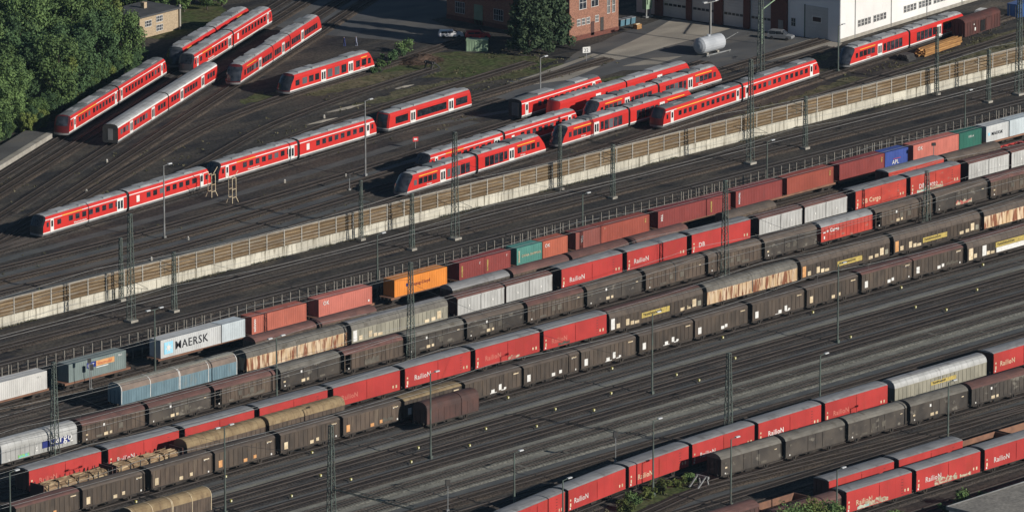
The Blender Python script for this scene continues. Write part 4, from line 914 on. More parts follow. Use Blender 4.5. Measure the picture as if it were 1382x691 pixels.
# G, H, I, J
GP, HP = spline(G_PATH), spline(H_PATH)
items = []
a = -40.6
lefts = [a]
for k in range(6):
    q = on_path(GP, a); x = a
    while (on_path(GP, x) - q).length < 15.5: x -= .02
    a = x; lefts.append(a)
for k, a in enumerate(sorted(lefts)):
    x = a
    while (on_path(GP, x) - on_path(GP, a)).length < 14.6: x += .02
    items.append((a, x, red_van(14.6, seed=50 + k), 'sliding_wall_wagon', 'red grey-roofed wagon with white lettering', 'wagon'))
items.append((-24.2, -2.4, long_van(21.8, 'wall_olive', 'wall_aluminium', 61, ridge='roof_grey', board=(.6, 6.0, .6, 'TRANSWAGGON', 1.9), mid=True, plates=False), V, 'long silver van with yellow lettering board', 'wagon'))
items.append((-.8, 13.8, red_van(14.6, seed=58), 'sliding_wall_wagon', 'red grey-roofed wagon with white lettering', 'wagon'))
row(0, items, 'lower red row', 'wagons in the lower red row', GP)
items = [(a, a + 13.0, van(13.0, 'wall_grey', 'roof_greygreen' if k < 4 else 'roof_brown', ARCH, 'smooth' if k < 4 else 'rib', seed=k, plates=rnd_plates(13, 91 + k, 'C')), V, 'grey smooth-sided van' if k < 4 else 'brown ribbed van', 'wagon') for k, a in enumerate((-73.3, -59.3, -45.5, -31.6, -17.7, -3.7))]
row(0, items, 'lower grey row', 'wagons in the lower grey row', HP)
def mroof(L, seed): return van(L, 'maroon', 'roof_brown', ARCH, 'rib', seed=seed)
items = [(-114, -101.2, mroof(12.8, 1), V, 'maroon-roofed van', 'wagon'), (-100.4, -88.4, mroof(12, 1), V, 'maroon-roofed van', 'wagon'), (-87.6, -77.5, gondola(10.1), 'open_wagon', 'rusty open wagon', 'wagon'), R(-73.2, -58.6, seed=71), R(-57.5, -42.9, seed=73), (-42.0, -31.9, gondola(10.1), 'open_wagon', 'rusty open wagon', 'wagon'), (-31.1, -21, gondola(10.1), 'open_wagon', 'rusty open wagon', 'wagon'), (-20, -9.9, gondola(10.1), 'open_wagon', 'rusty open wagon', 'wagon')]
row(-128.1, items, 'rear row at lower right', 'wagons in the rear row at lower right')
items = [(-90.9, -77.1, mroof(13.8, 2), V, 'maroon-roofed van', 'wagon'), (-76, -61.4, red_van(14.6, seed=81, graf=True), 'sliding_wall_wagon', 'red lettered wagon sprayed with graffiti', 'wagon'), (-60.4, -45.8, red_van(14.6, seed=82, graf=True), 'sliding_wall_wagon', 'red lettered wagon sprayed with graffiti', 'wagon'), R(-44.8, -30.2, seed=83)]
row(-133.8, items, 'front row at lower right', 'wagons in the front row at lower right')

# ---- stake wagons behind the containers
for k in range(20):
    x = -132 + 13.9 * k
    place('stake_wagon', f'low flat wagon with pale upright stakes, {ordn(k)} from left behind the containers', 'wagon', 'stake wagons behind the containers', x, x + 13.2, 5.8, stake_wagon(13.2, k))
# ---- container flats and containers
for k, (a, b) in enumerate(((-124.9, -105.6), (-102.2, -88.2), (-82.2, -62.8), (-62.0, -48.9), (-47.4, -34.0), (-30.2, -16.4), (-14.8, -1.7), (-1.2, 12.3), (13.0, 32.3), (33.2, 52.4), (53.0, 78.9), (79.6, 98.7), (99.2, 118.3), (118.9, 132.6))):
    place('container_flat_wagon', f'low brown container flat, {ordn(k)} from left under the container row', 'wagon', 'flats of the container train', a, b, -.4, flat(round(b - a, 1)))
def container(x0, x1, m, label, txt=(), H=2.8, y=-.4):
    L = round(x1 - x0, 2)
    e = thing('shipping_container', label, 'container', ((x0 + x1) / 2, y, 1.17), 0, 'containers of the container train')
    W = 1.22
    def side(s):
        def f():
            b = MB(); n = max(4, int(L / .42)); Y = s * (W - .06); x = -L / 2 + .14; st = (L - .28) / n
            pr = []
            for k in range(n): pr += [(x + k * st, 0), (x + (k + .42) * st, 0), (x + (k + .5) * st, s * .035), (x + (k + .92) * st, s * .035)]
            pr.append((L / 2 - .14, 0))
            for (xa, ya), (xb, yb) in zip(pr, pr[1:]):
                q = [(xa, Y + ya, .16), (xb, Y + yb, .16), (xb, Y + yb, H - .1), (xa, Y + ya, H - .1)]; b.poly(q if s < 0 else q[::-1])
            for z0, z1 in ((0, .159), (H - .099, H - .004)): b.box(-L / 2 + .14, L / 2 - .14, min(s * (W - .1), s * W), max(s * (W - .1), s * W), z0, z1)
            return b.mesh('side_wall', 'c_white')
        return cached(('cside', L, H, s), f)
    kids = []
    for nm, t, size, tx, tz, tm in txt: kids.append((nm, t, size, tx, tz, tm))
    sw = add('side_wall', side(-1), e, m=m); add('side_wall', side(1), e, m=m)
    add('roof', cached(('croof', L, H), lambda: MB().box(-L / 2 + .02, L / 2 - .02, -W + .02, W - .02, H - .06, H).mesh('roof', 'c_white')), e, m=m)
    for s in (-1, 1):
        def f():
            b = MB(); x = s * (L / 2 - .05); b.box(min(x, x - s * .05), max(x, x - s * .05), -W + .15, W - .15, .02, H - .08)
            for y_ in (-.75, -.3, .3, .75): b.tube((s * (L / 2 - .02), y_, .1), (s * (L / 2 - .02), y_, H - .15), .025, n=5)
            return b.mesh('end_door', 'c_white')
        add('end_door', cached(('cend', L, H, s), f), e, m=m)
        for q in (-1, 1): add('corner_post', cached(('cpost', H), lambda: MB().box(-.07, .07, -.07, .07, 0, H - .002).mesh('corner_post', 'c_white')), e, (s * (L / 2 - .07), q * (W - .07), 0), m=m)
    for nm, t, size, tx, tz, tm in kids:
        if nm == 'plate': add('logo_panel', plate(*size), sw, (tx, -W - .012, tz), m=tm)
        elif nm == 'v': add('lettering', lettering(t, size, .02), sw, (tx, -W - .022, tz), (math.pi / 2, math.pi / 2, 0), tm)
        else: add('lettering', lettering(t, size, .004), sw, (tx, -W - .03, tz), (math.pi / 2, 0, 0), tm)
    return e
def starlogo(): pass
Z = []
container(-124.6, -118.4, 'c_white', 'white container cut off by the left edge of the photograph')
container(-118.2, -105.9, 'c_white', 'dull white long container at the left end of the container row', [('t', 'P&O', .45, 4.1, 2.0, None)])
container(-101.3, -89.1, 'c_grey', 'grey-green long container with navy and orange logo panels', [('plate', 0, (1.9, .85), -1.3, 1.5, 'navy_print'), ('plate', 0, (3.9, .85), 1.65, 1.5, 'orange_print'), ('t', 'EWT', .62, -2.1, 1.68, None), ('t', 'intermodal', .62, 0, 1.7, 'dbred_wall'), ('plate', 0, (2.6, .12), 1.0, 1.25, None), ('t', 'P&O', .4, 4.4, 2.2, None)])
container(-81.6, -68.4, 'c_silver', 'silver grey long container with dark lettering and pale blue star', [('t', 'MAERSK', 1.85, -3.5, .9, 'dark_print'), ('star', 0, (1, 1), 0, 0, None)][:1], H=2.85)
container(-68.2, -63.1, 'c_pale', 'pale grey short container behind the star-marked one', H=2.85)
container(-61.6, -49.4, 'c_brick', 'brick red long container right of the pale short one', [('v', 'HANJIN', .55, -5.6, 2.4, None)])
container(-46.6, -34.5, 'c_salmon', 'salmon pink long container with white square logo left of the orange one', [('t', 'OK', .9, -5.1, 1.75, None), ('plate', 0, (.3, .3), 5.3, .5, None)])
container(-29.3, -17.1, 'c_orange', 'bright orange long container with dark lettering', [('t', 'Hapag-Lloyd', .78, -2.2, 1.2, 'c_maroon'), ('plate', 0, (.35, .5), -3.2, 1.3, 'navy_print')])
container(-14.2, -8.2, 'c_maroon', 'maroon short container right of the orange one', [('v', 'GESEACO', .4, -2.5, 2.3, 'yellow_print'), ('t', 'C', .5, 1.6, 1.9, None)])
container(-8.1, -2.1, 'c_maroon', 'maroon short container left of the teal one', [('v', 'GESEACO', .4, -2.6, 2.3, 'yellow_print'), ('t', 'T', .5, 1.9, 2.0, None)])
container(-.6, 5.4, 'c_teal', 'teal green short container with pale lettering', [('t', 'CHINA SHIPPING', .56, -1.9, 1.15, 'cream_print'), ('v', 'SHIPPING', .42, -2.6, 2.3, 'cream_print')])
container(5.6, 11.6, 'c_rust', 'rust orange short container right of the teal one', [('t', 'OK', .8, -2.5, 1.75, None)])
container(13.6, 19.6, 'c_brown', 'dull brown short container with white upright lettering', [('v', 'TEX', .6, -1.7, 2.2, None)])
container(19.8, 31.6, 'c_redbrown', 'red-brown long container adjoining the dull brown short one', [('t', 'T', .4, -5.2, 2.2, 'cream_print'), ('v', 'CAI', .4, 4.8, 2.3, 'yellow_print')])
container(33.8, 45.8, 'c_maroon', 'maroon long container left of the tall lattice mast', [('v', 'TEX', .6, -5.3, 2.2, None)])
container(46.0, 51.9, 'c_maroon', 'maroon short container behind the tall lattice mast', [('v', 'GESEACO', .4, -2.0, 2.3, 'yellow_print')])
container(53.3, 65.1, 'c_maroon', 'dark maroon long container with pale blue upright lettering', [('v', 'TRITON', .5, -5.2, 2.5, 'c_pale')])
container(66.4, 78.4, 'c_redbrown', 'red-brown long container above the red bogie frame', [('v', 'CAI', .5, 4.9, 2.3, 'yellow_print')])
container(80.0, 91.8, 'c_maroon', 'maroon long container left of the blue one', [('v', 'CAI', .5, 5.0, 2.3, 'yellow_print')])
container(92.0, 98.1, 'c_blue', 'blue short container with white lettering', [('t', 'APL', 1.0, -1.2, .5, None), ('plate', 0, (1.9, .1), 0.1, 1.35, 'red_wall')])
container(99.5, 111.7, 'c_salmon', 'salmon pink long container with white square logo right of the blue one', [('t', 'OK', .9, -5.0, 1.75, None)])
container(111.9, 117.9, 'c_green', 'dark green short container', [('t', 'UES-A', .5, -.6, 1.7, None)])
container(119.2, 125.3, 'c_silver', 'silver grey short container with dark lettering near the right edge', [('t', 'MAERSK', .78, -1.6, 1.05, 'dark_print'), ('plate', 0, (.45, .5), -2.3, 1.1, 'sky_print')])
container(125.6, 132.2, 'c_pale', 'pale blue-grey container at the right edge of the container row')
# the pale blue star on the silver container
def star():
    b = MB(); b.box(-.95, .95, -.012, 0, -.95, .95); me = b.mesh('logo_panel', 'sky_print')
    s = MB(); pts = []
    for k in range(14): r = .82 if k % 2 == 0 else .3; a = math.pi / 2 + k * math.pi / 7; pts.append((r * math.cos(a), -.018, r * math.sin(a)))
    for k in range(14): s.poly([(0, -.018, 0), pts[(k + 1) % 14], pts[k]])
    return me, s.mesh('star', 'white_print')
for o in list(bpy.data.objects):
    if o.get('label', '').startswith('silver grey long container'):
        a, b = star(); sw = [c for c in o.children if c.name.startswith('side_wall')][0]
        pl = add('logo_panel', a, sw, (-4.9, -1.232, 1.45)); add('logo_star', b, sw, (-4.9, -1.24, 1.45))

# ================================================================ PASSENGER TRAINS
PROF = [(1.28, .42), (1.42, .78), (1.44, .98), (1.44, 2.0), (1.44, 2.96), (1.425, 3.10), (1.35, 3.34), (1.18, 3.54), (.80, 3.70), (0, 3.78)]
NOSE = {'flat': lambda y, z: 0.0,
        '628': lambda y, z: max(0, z - 1.9) * .55 + .22 * (y / 1.44) ** 2,
        '612': lambda y, z: max(0, z - 1.75) * .62 + .35 * (y / 1.44) ** 2,
        'desiro': lambda y, z: max(0, z - 1.05) ** 1.4 * .56 + .7 * (y / 1.44) ** 2,
        'lint': lambda y, z: max(0, z - 1.1) ** 1.3 * .52 + .55 * (y / 1.44) ** 2,
        'rs1': lambda y, z: max(0, z - 1.5) * .28 + .30 * (y / 1.44) ** 2,
        'talent': lambda y, z: max(0, z - 1.0) ** 1.5 * .42 + .6 * (y / 1.44) ** 2}
def car_shell(L, front, rear, zones, glass=(1.9, 3.2)):
    """zones: material key of every profile segment; returns {material: mesh} plus the cab glass"""
    def f():
        out = {}
        nf, nr = NOSE[front], NOSE[rear]; n = len(PROF)
        def get(k): return out.setdefault(k, MB())
        for k in range(n - 1):
            (ya, za), (yb, zb) = PROF[k], PROF[k + 1]; b = get(zones[k])
            for s in (-1, 1):
                q = [(nf(ya, za), s * ya, za), (L - nr(ya, za), s * ya, za), (L - nr(yb, zb), s * yb, zb), (nf(yb, zb), s * yb, zb)]
                b.poly(q if s < 0 else q[::-1])
            for side, fn, nm in ((0, nf, front), (1, nr, rear)):
                C = 8
                for c in range(C):
                    t0, t1 = -1 + 2 * c / C, -1 + 2 * (c + 1) / C
                    pts = []
                    for y, z, t in ((ya, za, t0), (ya, za, t1), (yb, zb, t1), (yb, zb, t0)):
                        x = fn(y * t, z); pts.append((x if side == 0 else L - x, y * t, z))
                    zm = (za + zb) / 2; key = zones[k]
                    if nm == 'flat': key = 'end'
                    elif glass[0] <= zm <= glass[1] and (0 < c < C - 1 or nm in ('desiro', 'lint', 'talent')): key = 'glass'
                    elif nm in ('628', 'desiro') and zm > .8: key = 'cabshade'
                    elif nm in ('612', 'lint', 'talent') and zm > .8: key = 'cabshadered'
                    get(key).poly(pts[::-1] if side == 0 else pts)
        b = get('bottom'); b.box(.8, L - .8, -1.25, 1.25, .38, .6)
        return {k: v.mesh(k, 'train_red') for k, v in out.items() if v.f}
    return cached(('shell', L, front, rear, tuple(zones), glass), f)
ZN = {'skirt': ('skirt', 'train_skirt'), 'white': ('sill_stripe', 'train_white'), 'line': ('top_stripe', 'train_white'), 'red': ('body', 'train_red'), 'roof': ('roof', 'train_roof'), 'rdark': ('roof', 'train_roof_dark'), 'glass': ('windshield', 'glass_dark'), 'cabshade': ('cab_shade', 'cab_shade'), 'cabshadered': ('cab_shade', 'cab_shade_red'), 'end': ('end_wall', 'steel_dark'), 'bottom': ('underframe', 'undergear')}
PAT = {'line': ['skirt', 'white', 'red', 'red', 'line', 'red', 'red', 'roof', 'roof'],       # white line under the cantrail
       'plain': ['skirt', 'white', 'red', 'red', 'red', 'red', 'red', 'roof', 'roof'],
       'dark': ['skirt', 'white', 'red', 'red', 'line', 'red', 'red', 'rdark', 'rdark'],
       'coach': ['skirt', 'white', 'red', 'red', 'red', 'line', 'roof', 'roof', 'roof']}
def box_mesh(key, w, h, d, m): return cached(('bm', key, w, h, d), lambda: MB().box(-w / 2, w / 2, -d, 0, 0, h).mesh(key, m))
def tbogie():
    def f():
        b = MB()
        for x in (-1.0, 1.0):
            for y in (-.76, .76): b.tube((x, y - .06, .43), (x, y + .06, .43), .43, n=12)
        for y in (-1.12, 1.0): b.box(-1.5, 1.5, y, y + .12, .36, .62)
        return b.mesh('bogie', 'undergear')
    return cached('tbogie', f)
def car(root, x, L, front, rear, pat, windows, doors, units=(), orange=None, glass=(1.9, 3.2), letters=None, bog=True):
    zones = PAT[pat]; sh = car_shell(L, front, rear, zones, glass)
    body = add('car_body', sh['red'], root, (x, 0, 0), m='train_red')
    for k, me in sh.items():
        if k == 'red': continue
        nm, mt = ZN[k]; add(nm, me, body, m=mt)
    for a, w, z, h, m in windows: m = G_U if m == G_D and random.random() < .06 else m; add('window', box_mesh('window', w, h, .022, 'glass_dark'), body, (a + w / 2, -1.438, z), m=m)  # a few panes take lighter glass as a painted reflection
    for a, w in doors:
        add('door', box_mesh('door', w, 2.2, .05, 'train_white'), body, (a + w / 2, -1.436, .78))
        n = 2 if w > 1 else 1; ww = (w - .18 * (n + 1)) / n
        for k in range(n): add('door_window', box_mesh('door_window', round(ww, 2), 1.35 if n == 2 else 1.0, .012, 'glass_dark'), body, (a + .18 + ww / 2 + k * (ww + .18), -1.487, 1.25 if n == 2 else 1.7))
    for a, w, wy, h in units: add('roof_unit', cached(('ru', w, wy, h), lambda: MB().box(-w / 2, w / 2, -wy, wy, 3.60, 3.70 + h).box(-w / 2 + .3, w / 2 - .3, -wy + .2, wy - .2, 3.70 + h, 3.74 + h).mesh('roof_unit', 'train_roof')), body, (a, 0, 0), m='train_roof_dark' if h > .2 else 'train_roof')
    if orange: add('first_class_stripe', box_mesh('first_class_stripe', orange[1], .14, .015, 'first_class'), body, (orange[0] + orange[1] / 2, -1.445, 2.98))
    if letters: add('lettering', lettering(letters[0], letters[1], .01), body, (letters[2], -1.46, letters[3]), (math.pi / 2, 0, 0))
    if bog:
        for q in (3.2, L - 3.2): add('bogie', tbogie(), body, (q, 0, 0))
    return body
def train(name, label, p, deg, group):
    """p is the near sill corner at the left end; the train points along deg"""
    c, s = math.cos(RAD(deg)), math.sin(RAD(deg)); return thing(name, label, 'train', (p[0] - s * 1.42, p[1] + c * 1.42, 0), RAD(deg), group)
def gangway(r, x): add('gangway', cached('gw', lambda: MB().box(-.45, .45, -1.2, 1.2, .7, 3.5).mesh('gangway', 'bellows')), r, (x, 0, 0))
G_D, G_U = 'glass_dark', 'glass_panel'
TG = 'red passenger trains parked in the yard'
def unit628(label, p, deg, L=45.0):
    r = train('railcar', label, p, deg, TG); h = L / 2 - .35
    w1 = [(3.9, 1.0, 1.75, .85, G_D)] + [(6.9 + 1.75 * k, 1.05, 1.75, .9, G_D) for k in range(8)]
    car(r, 0, h, '628', 'flat', 'line', [(1.15, .55, 1.8, .8, G_D)] + w1, [(2.1, .85), (h - 2.6, 1.7)], [(6, 3, 1.0, .05), (12, 4, 1.0, .05), (17.5, 2, 1, .05)], (5.2, 5.2), (1.75, 3.5), ('Westfrankenbahn', .42, 8.2, 1.12))
    w2 = [(1.9 + .0, .8, 1.5, 1.1, 'train_white')] + [(4.6 + 1.75 * k, 1.05, 1.75, .9, G_D) for k in range(8)]
    car(r, h + .7, h, 'flat', '628', 'line', w2 + [(h - 5.0, 1.0, 1.75, .85, G_D), (h - 1.7, .55, 1.8, .8, G_D)], [(h - 3.2, .95)], [(5, 3, 1.0, .05), (10.5, 4, 1.0, .05), (16.5, 2.2, .9, .08)], None, (1.75, 3.5))
    gangway(r, h + .35); return r
def unit612(label, p, deg, L=51.5):
    r = train('railcar', label, p, deg, TG); h = L / 2 - .35
    c1 = [(1.4, .5, 1.75, .8, G_D)] + [(5.2 + 1.62 * k + (.8 if k > 3 else 0), .95, 1.72, .85, G_D) for k in range(11)]
    car(r, 0, h, '612', 'flat', 'dark', c1, [(2.7, .9), (h - 1.7, .95)], [(6, 3, .8, .03), (14, 6, .9, .05), (21.5, 2, .9, .06)], (4.6, 9.5), (1.7, 3.5))
    c2 = [(3.2 + 1.62 * k + (.8 if k > 5 else 0), .95, 1.72, .85, G_D) for k in range(11)]
    car(r, h + .7, h, 'flat', '612', 'dark', c2 + [(h - 1.8, .5, 1.75, .8, G_D)], [(.6, .95), (h - 3.5, .9)], [(3.4, 2, .9, .06), (11, 7, .9, .04), (20, 3, .9, .08)], None, (1.7, 3.5))
    gangway(r, h + .35); return r
def unit642(label, p, deg, L=41.2, panel=False):
    r = train('railcar', label, p, deg, TG); h = L / 2 - .3
    def half(x, fr, re, mir):
        W = [(2.6, .8, 1.7, .9, G_D)] + [(3.9 + 1.32 * k, 1.16, 1.65, 1.05, G_D) for k in range(4)] + [(12.0, .9, 1.35, 1.4, G_D)] + [(13.15 + 1.35 * k, 1.22, 1.15, 1.65, G_U if (panel and k in (0, 1) and not mir) else G_D) for k in range(4)]
        D = [(10.0, 1.5)]
        if mir: W = [(h - a - w, w, z, hh, m) for a, w, z, hh, m in W]; D = [(h - a - w, w) for a, w in D]
        un = [(5.5, 3.4, 1.1, .16), (9.5, 2.6, 1.1, .22), (14, 4.2, 1.1, .12), (18, 2.2, 1.05, .1)]
        if mir: un = [(h - a, w, y, z) for a, w, y, z in un]
        car(r, x, h, fr, re, 'plain', W, D, un, (4, 5.2) if not mir else (h - 9.2, 5.2), (1.35, 3.3), ('DB Regio', .34, (h - 8.2) if mir else 6.2, 1.15))
    half(0, 'desiro', 'flat', False); half(h + .6, 'flat', 'desiro', True); gangway(r, h + .3); return r
D1 = 25.7
unit612('red tilting train beside the wood with its nose by the platform', (17.6, 121.3), D1)
r = train('passenger_coaches', 'two coupled red coaches with grey roofs second from the platform', (19.3, 110.7), D1, TG)
for k in range(2):
    W = []
    for g0, n in ((1.2, 3), (8.3, 5), (20.6, 3)): W += [(g0 + 1.42 * q, 1.1, 1.7, .9, G_D) for q in range(n)]
    car(r, k * 26.4, 25.9, 'flat', 'flat', 'coach', W, [(6.0, 1.5), (17.2, 1.6)], [])
gangway(r, 26.15)
add('end_door', MB().box(-.05, -.004, -.45, .45, .9, 2.9).mesh('end_door', 'white_print'), r, (0, 0, 0), m='train_skirt')
unit642('red articulated railcar half hidden behind another at the wood corner', (69.2, 145.9), D1)
unit628('red two-car train between the coaches and the hidden railcar at upper left', (67.8, 140.9), D1, 44.6)
# three-part articulated train
r = train('railcar', 'red three-part articulated train nearest the two walking people', (66.5, 127.8), 26.2, TG)
car(r, 0, 19.0, 'talent', 'flat', 'plain', [(2.7, .8, 1.6, 1.0, G_D)] + [(4.2 + 1.3 * k, 1.15, 1.55, 1.0, G_D) for k in range(5)] + [(13.0 + 1.4 * k, 1.25, 1.5, 1.05, G_D) for k in range(4)], [(10.9, 1.5)], [(6, 4, 1.1, .2), (12.5, 5, 1.1, .15)], (4, 5.5), (1.35, 3.3))
car(r, 19.4, 9.6, 'flat', 'flat', 'plain', [(.6 + 1.3 * k, 1.15, 1.5, 1.05, G_D) for k in range(3)] + [(6.9 + 1.3 * k, 1.1, 1.5, 1.05, G_D) for k in range(2)], [(4.9, 1.5)], [(5, 5, 1.1, .12)], bog=False)
car(r, 29.4, 19.0, 'flat', 'talent', 'plain', [(.6 + 1.3 * k, 1.15, 1.5, 1.05, G_D) for k in range(4)] + [(8.2 + 1.3 * k, 1.15, 1.55, 1.0, G_D) for k in range(6)], [(6.2, 1.5)], [(4, 5, 1.1, .12), (11, 4, 1.1, .22)], None, (1.35, 3.3))
gangway(r, 19.2); gangway(r, 29.2)
# short single railcars
r = train('railcar', 'short red single railcar with sloping dark nose beside the brush pile', (66.9, 116), 8.4, TG)
car(r, 0, 27.1, 'lint', 'lint', 'plain', [(2.2, 1.2, 1.55, 1.0, G_D), (4.3, 1.4, 1.5, 1.15, G_D), (6.3, 1.4, 1.5, 1.15, G_D), (8.2, 1.2, 1.5, 1.15, G_D), (12.0, 1.5, 1.3, 1.5, G_D), (14.2, 1.5, 1.3, 1.5, G_U), (16.3, 1.5, 1.3, 1.5, G_D), (20.8, 1.2, 1.5, 1.2, G_D), (22.6, 1.4, 1.5, 1.2, G_D), (24.5, .9, 1.55, 1.0, G_D)], [(10.0, 1.5), (18.4, 1.5)], [(5.5, 4, 1.0, .1), (9.0, 2, 1.0, .12), (21, 4.5, 1.05, .12)], (22.4, 1.8), (1.35, 3.3), ('DB Regio', .3, 22.2, 1.1))
r = train('railcar', 'short red boxy railcar with raised pale roof coupled before the two-car train', (57.3, 82.4), 6.6, TG)
car(r, 0, 25.0, 'rs1', 'rs1', 'plain', [(2.3, 3.6, 1.45, 1.25, G_D), (8.6, 8.6, 1.45, 1.25, G_D), (20.0, 3.4, 1.45, 1.25, G_D)], [(6.6, 1.5), (17.8, 1.5)], [(6, 3.4, 1.15, .12), (12.5, 9, 1.15, .06), (20, 6, 1.15, .14)], None, (1.4, 3.3))
unit628('red two-car train in the foreground at the left edge', (-37, 71.1), 6.65)
unit628('red two-car train behind the white signal frames', (9.9, 77.0), 6.6, 44.8)
unit628('red two-car train half hidden behind the articulated one by the barrier', (38.6, 55.2), 7.0, 44.6)
unit642('red articulated railcar nearest the noise barrier', (24.5, 47.2), 6.5, 41.2, True)
unit642('red articulated railcar right of the nearest one, partly hidden at its rear', (68.9, 52.3), 6.2, 41.2)
unit642('red articulated railcar behind the partly hidden one in the middle cluster', (87.0, 61.2), 7.0, 41.2)
unit612('long red tilting train standing right of the middle cluster', (92, 49.2), 8.0)
unit642('red articulated railcar before the white workshop facade', (151.3, 56.9), 7.6, 41.8)
r = train('railcar', 'red windowless two-car train at the back of the middle cluster', (84.6, 67.1), 6.4, TG)
car(r, 0, 20.6, 'rs1', 'flat', 'plain', [(14.4, .6, 1.6, 1.2, G_D)], [(11.4, 1.5)], [(8, 5, 1.0, .06), (15, 4, 1.0, .08)], None, (9, 9.1))
car(r, 21.0, 20.6, 'flat', 'lint', 'plain', [(11.2 + 1.5 * k, 1.3, 1.6, 1.0, G_D) for k in range(5)], [(9.2, 1.5)], [(5, 4, 1.0, .06), (11, 5, 1.05, .14)], None, (1.9, 3.0)); gangway(r, 20.8)
r = train('passenger_coach', 'single red driving coach left of the windowless train', (80.9, 72.3), 7.6, TG)
car(r, 0, 25.6, 'flat', '612', 'dark', [(5.0 + 1.7 * k, 1.0, 1.72, .9, G_D) for k in range(10)] + [(23.8, .5, 1.75, .8, G_D)], [(1.0, .95), (21.8, .9)], [(8, 5, 1, .1), (19, 4, 1, .14)])
add('end_door', MB().box(-.06, -.004, -.7, .7, .8, 3.1).mesh('end_door', 'train_roof_dark'), r, (0, 0, 0))

# ================================================================ MASTS, LAMPS, SIGNALS
def lattice(H, b, t, key='lattice'):
    def f():
        m = MB(); h = lambda z: b + (t - b) * z / H
        for sx in (-1, 1):
            for sy in (-1, 1): m.beam((sx * b, sy * b, 0), (sx * t, sy * t, H), .11)
        z = .0; k = 0
        while z < H - .5:
            st = max(.8, h(z) * 2.6); z2 = min(H, z + st); a, c = h(z), h(z2); s = 1 if k % 2 else -1
            for p, q in (((-a * s, -a, z), (c * s, -c, z2)), ((a * s, a, z), (-c * s, c, z2)), ((-a, a * s, z), (-c, -c * s, z2)), ((a, -a * s, z), (c, c * s, z2))): m.beam(p, q, .055)
            for sg in (-1, 1): m.beam((-c, sg * c, z2), (c, sg * c, z2), .05); m.beam((sg * c, -c, z2), (sg * c, c, z2), .05)
            z = z2; k += 1
        m.box(-t - .06, t + .06, -t - .06, t + .06, H, H + .12)
        return m.mesh('lattice', 'steel_green')
    return cached((key, H, b, t), f)
def mast(x, y, H, label, group, b=.42, t=.2, arms=()):
    e = thing('lattice_mast', label, 'mast', (x, y, -.36), 0, group)
    add('lattice', lattice(H, b, t), e)
    add('footing', cached(('foot', b), lambda: MB().box(-b - .3, b + .3, -b - .3, b + .3, -.1, .35).mesh('footing', 'concrete_post')), e)
    for z, l, s in arms:
        def f():
            m = MB(); m.beam((0, 0, 0), (0, s * l, .5), .06); m.beam((0, 0, 1.2), (0, s * l, .55), .05); m.beam((0, s * l * .6, .3), (0, s * l * .6, -.6), .05)
            return m.mesh('bracket_arm', 'steel_green')
        add('bracket_arm', cached(('arm', l, s), f), e, (0, s * .25, z))
    return e
for k, (x, y, H) in enumerate(((-64.4, 22.4, 17.4), (10.2, 22.2, 18), (84.4, 22.2, 18.2), (157.7, 22.4, 20))):
    mast(x, y, H, f'tall green lattice mast, {ordn(k)} from left along the main line', 'tall lattice masts', .5, .22, [(5.5, 3.6, 1), (5.5, 3.6, -1)])
for k, (x, y, H) in enumerate(((-129.7, -28, 14.8), (-53.4, -28, 16), (20.1, -28.2, 16.2), (70.9, -28.3, 9))):
    mast(x, y, H, f'green lattice mast, {ordn(k)} from left between the freight rows', 'tall lattice masts', .5, .22)
mast(-128.6, -83.6, 15.2, 'tall green lattice mast at the bottom edge with a long boom', 'tall lattice masts', .5, .22)
mast(-58.3, -97.4, 14.8, 'tall green lattice mast behind the lower red wagons', 'tall lattice masts', .5, .22)
mast(139.1, 67.2, 17, 'green lattice mast beside the white tank', 'tall lattice masts', .5, .22)
for k, (x, y, H) in enumerate(((-56, 33.2, 10.2), (-.7, 33.2, 10.0), (47.9, 33.2, 11.0), (147.8, 33.2, 12.2))):
    mast(x, y, H, f'slim dark mast against the noise barrier, {ordn(k)} from left', 'slim masts at the barrier', .26, .16, [(6.4, 2.8, -1)])
for k, (x, y, H) in enumerate(((-55.3, 21.9, 9.6), (0, 22.3, 9.4), (49.4, 22.5, 9.2), (99.4, 22.6, 9.2), (149.2, 22.4, 9.4))):
    mast(x, y, H, f'slim mast with bracket arm, {ordn(k)} from left on the main line', 'slim masts of the main line', .3, .18, [(7.4, 3.2, 1), (6.4, 3.0, 1)])
def boom(x, y, z, L, label):
    e = thing('signal_boom', label, 'boom', (x, y, z)); m = MB()
    for a, c in ((-.25, 0), (.25, 0), (0, .5)): m.beam((0, a, c), (0, a, c), .06) if False else m.beam((a * .8, 0, c), (a * .8, -L, c), .07)
    n = int(L / 1.2)
    for k in range(n): y0, y1 = -L * k / n, -L * (k + 1) / n; m.beam((-.2, y0, 0), (0, y1, .5), .04); m.beam((.2, y0, 0), (0, y1, .5), .04); m.beam((-.2, y0, 0), (.2, y1, 0), .04)
    add('truss', m.mesh('truss', 'steel_green'), e)
boom(-128.6, -83.9, 5.6, 16, 'dark lattice boom reaching from the mast at the bottom edge')
def lamp(x, y, H, label, m='steel_green', arm=1.1, base=True, g='yard lamp posts', double=False):
    e = thing('lamp_post', label, 'lamp post', (x, y, -.36), 0, g)
    add('pole', cached(('pole', H, m), lambda: MB().tube((0, 0, 0), (0, 0, H), .17, .10, 8).box(-.25, .25, -.25, .25, 0, .5).mesh('pole', m)), e)
    for s in ((-1, 1) if double else (1,)):
        add('arm', cached(('larm', arm, s, m), lambda: MB().beam((0, 0, 0), (s * arm, 0, .12), .07).mesh('arm', m)), e, (0, 0, H - .05))
        add('lamp_head', cached(('lhead', s), lambda: MB().prism([(-.2, 0), (.2, 0), (.16, .16), (-.16, .16)], -.42 if s > 0 else -.42, .42).mesh('lamp_head', 'lamp_white')), e, (s * (arm + .3), 0, H + .02))
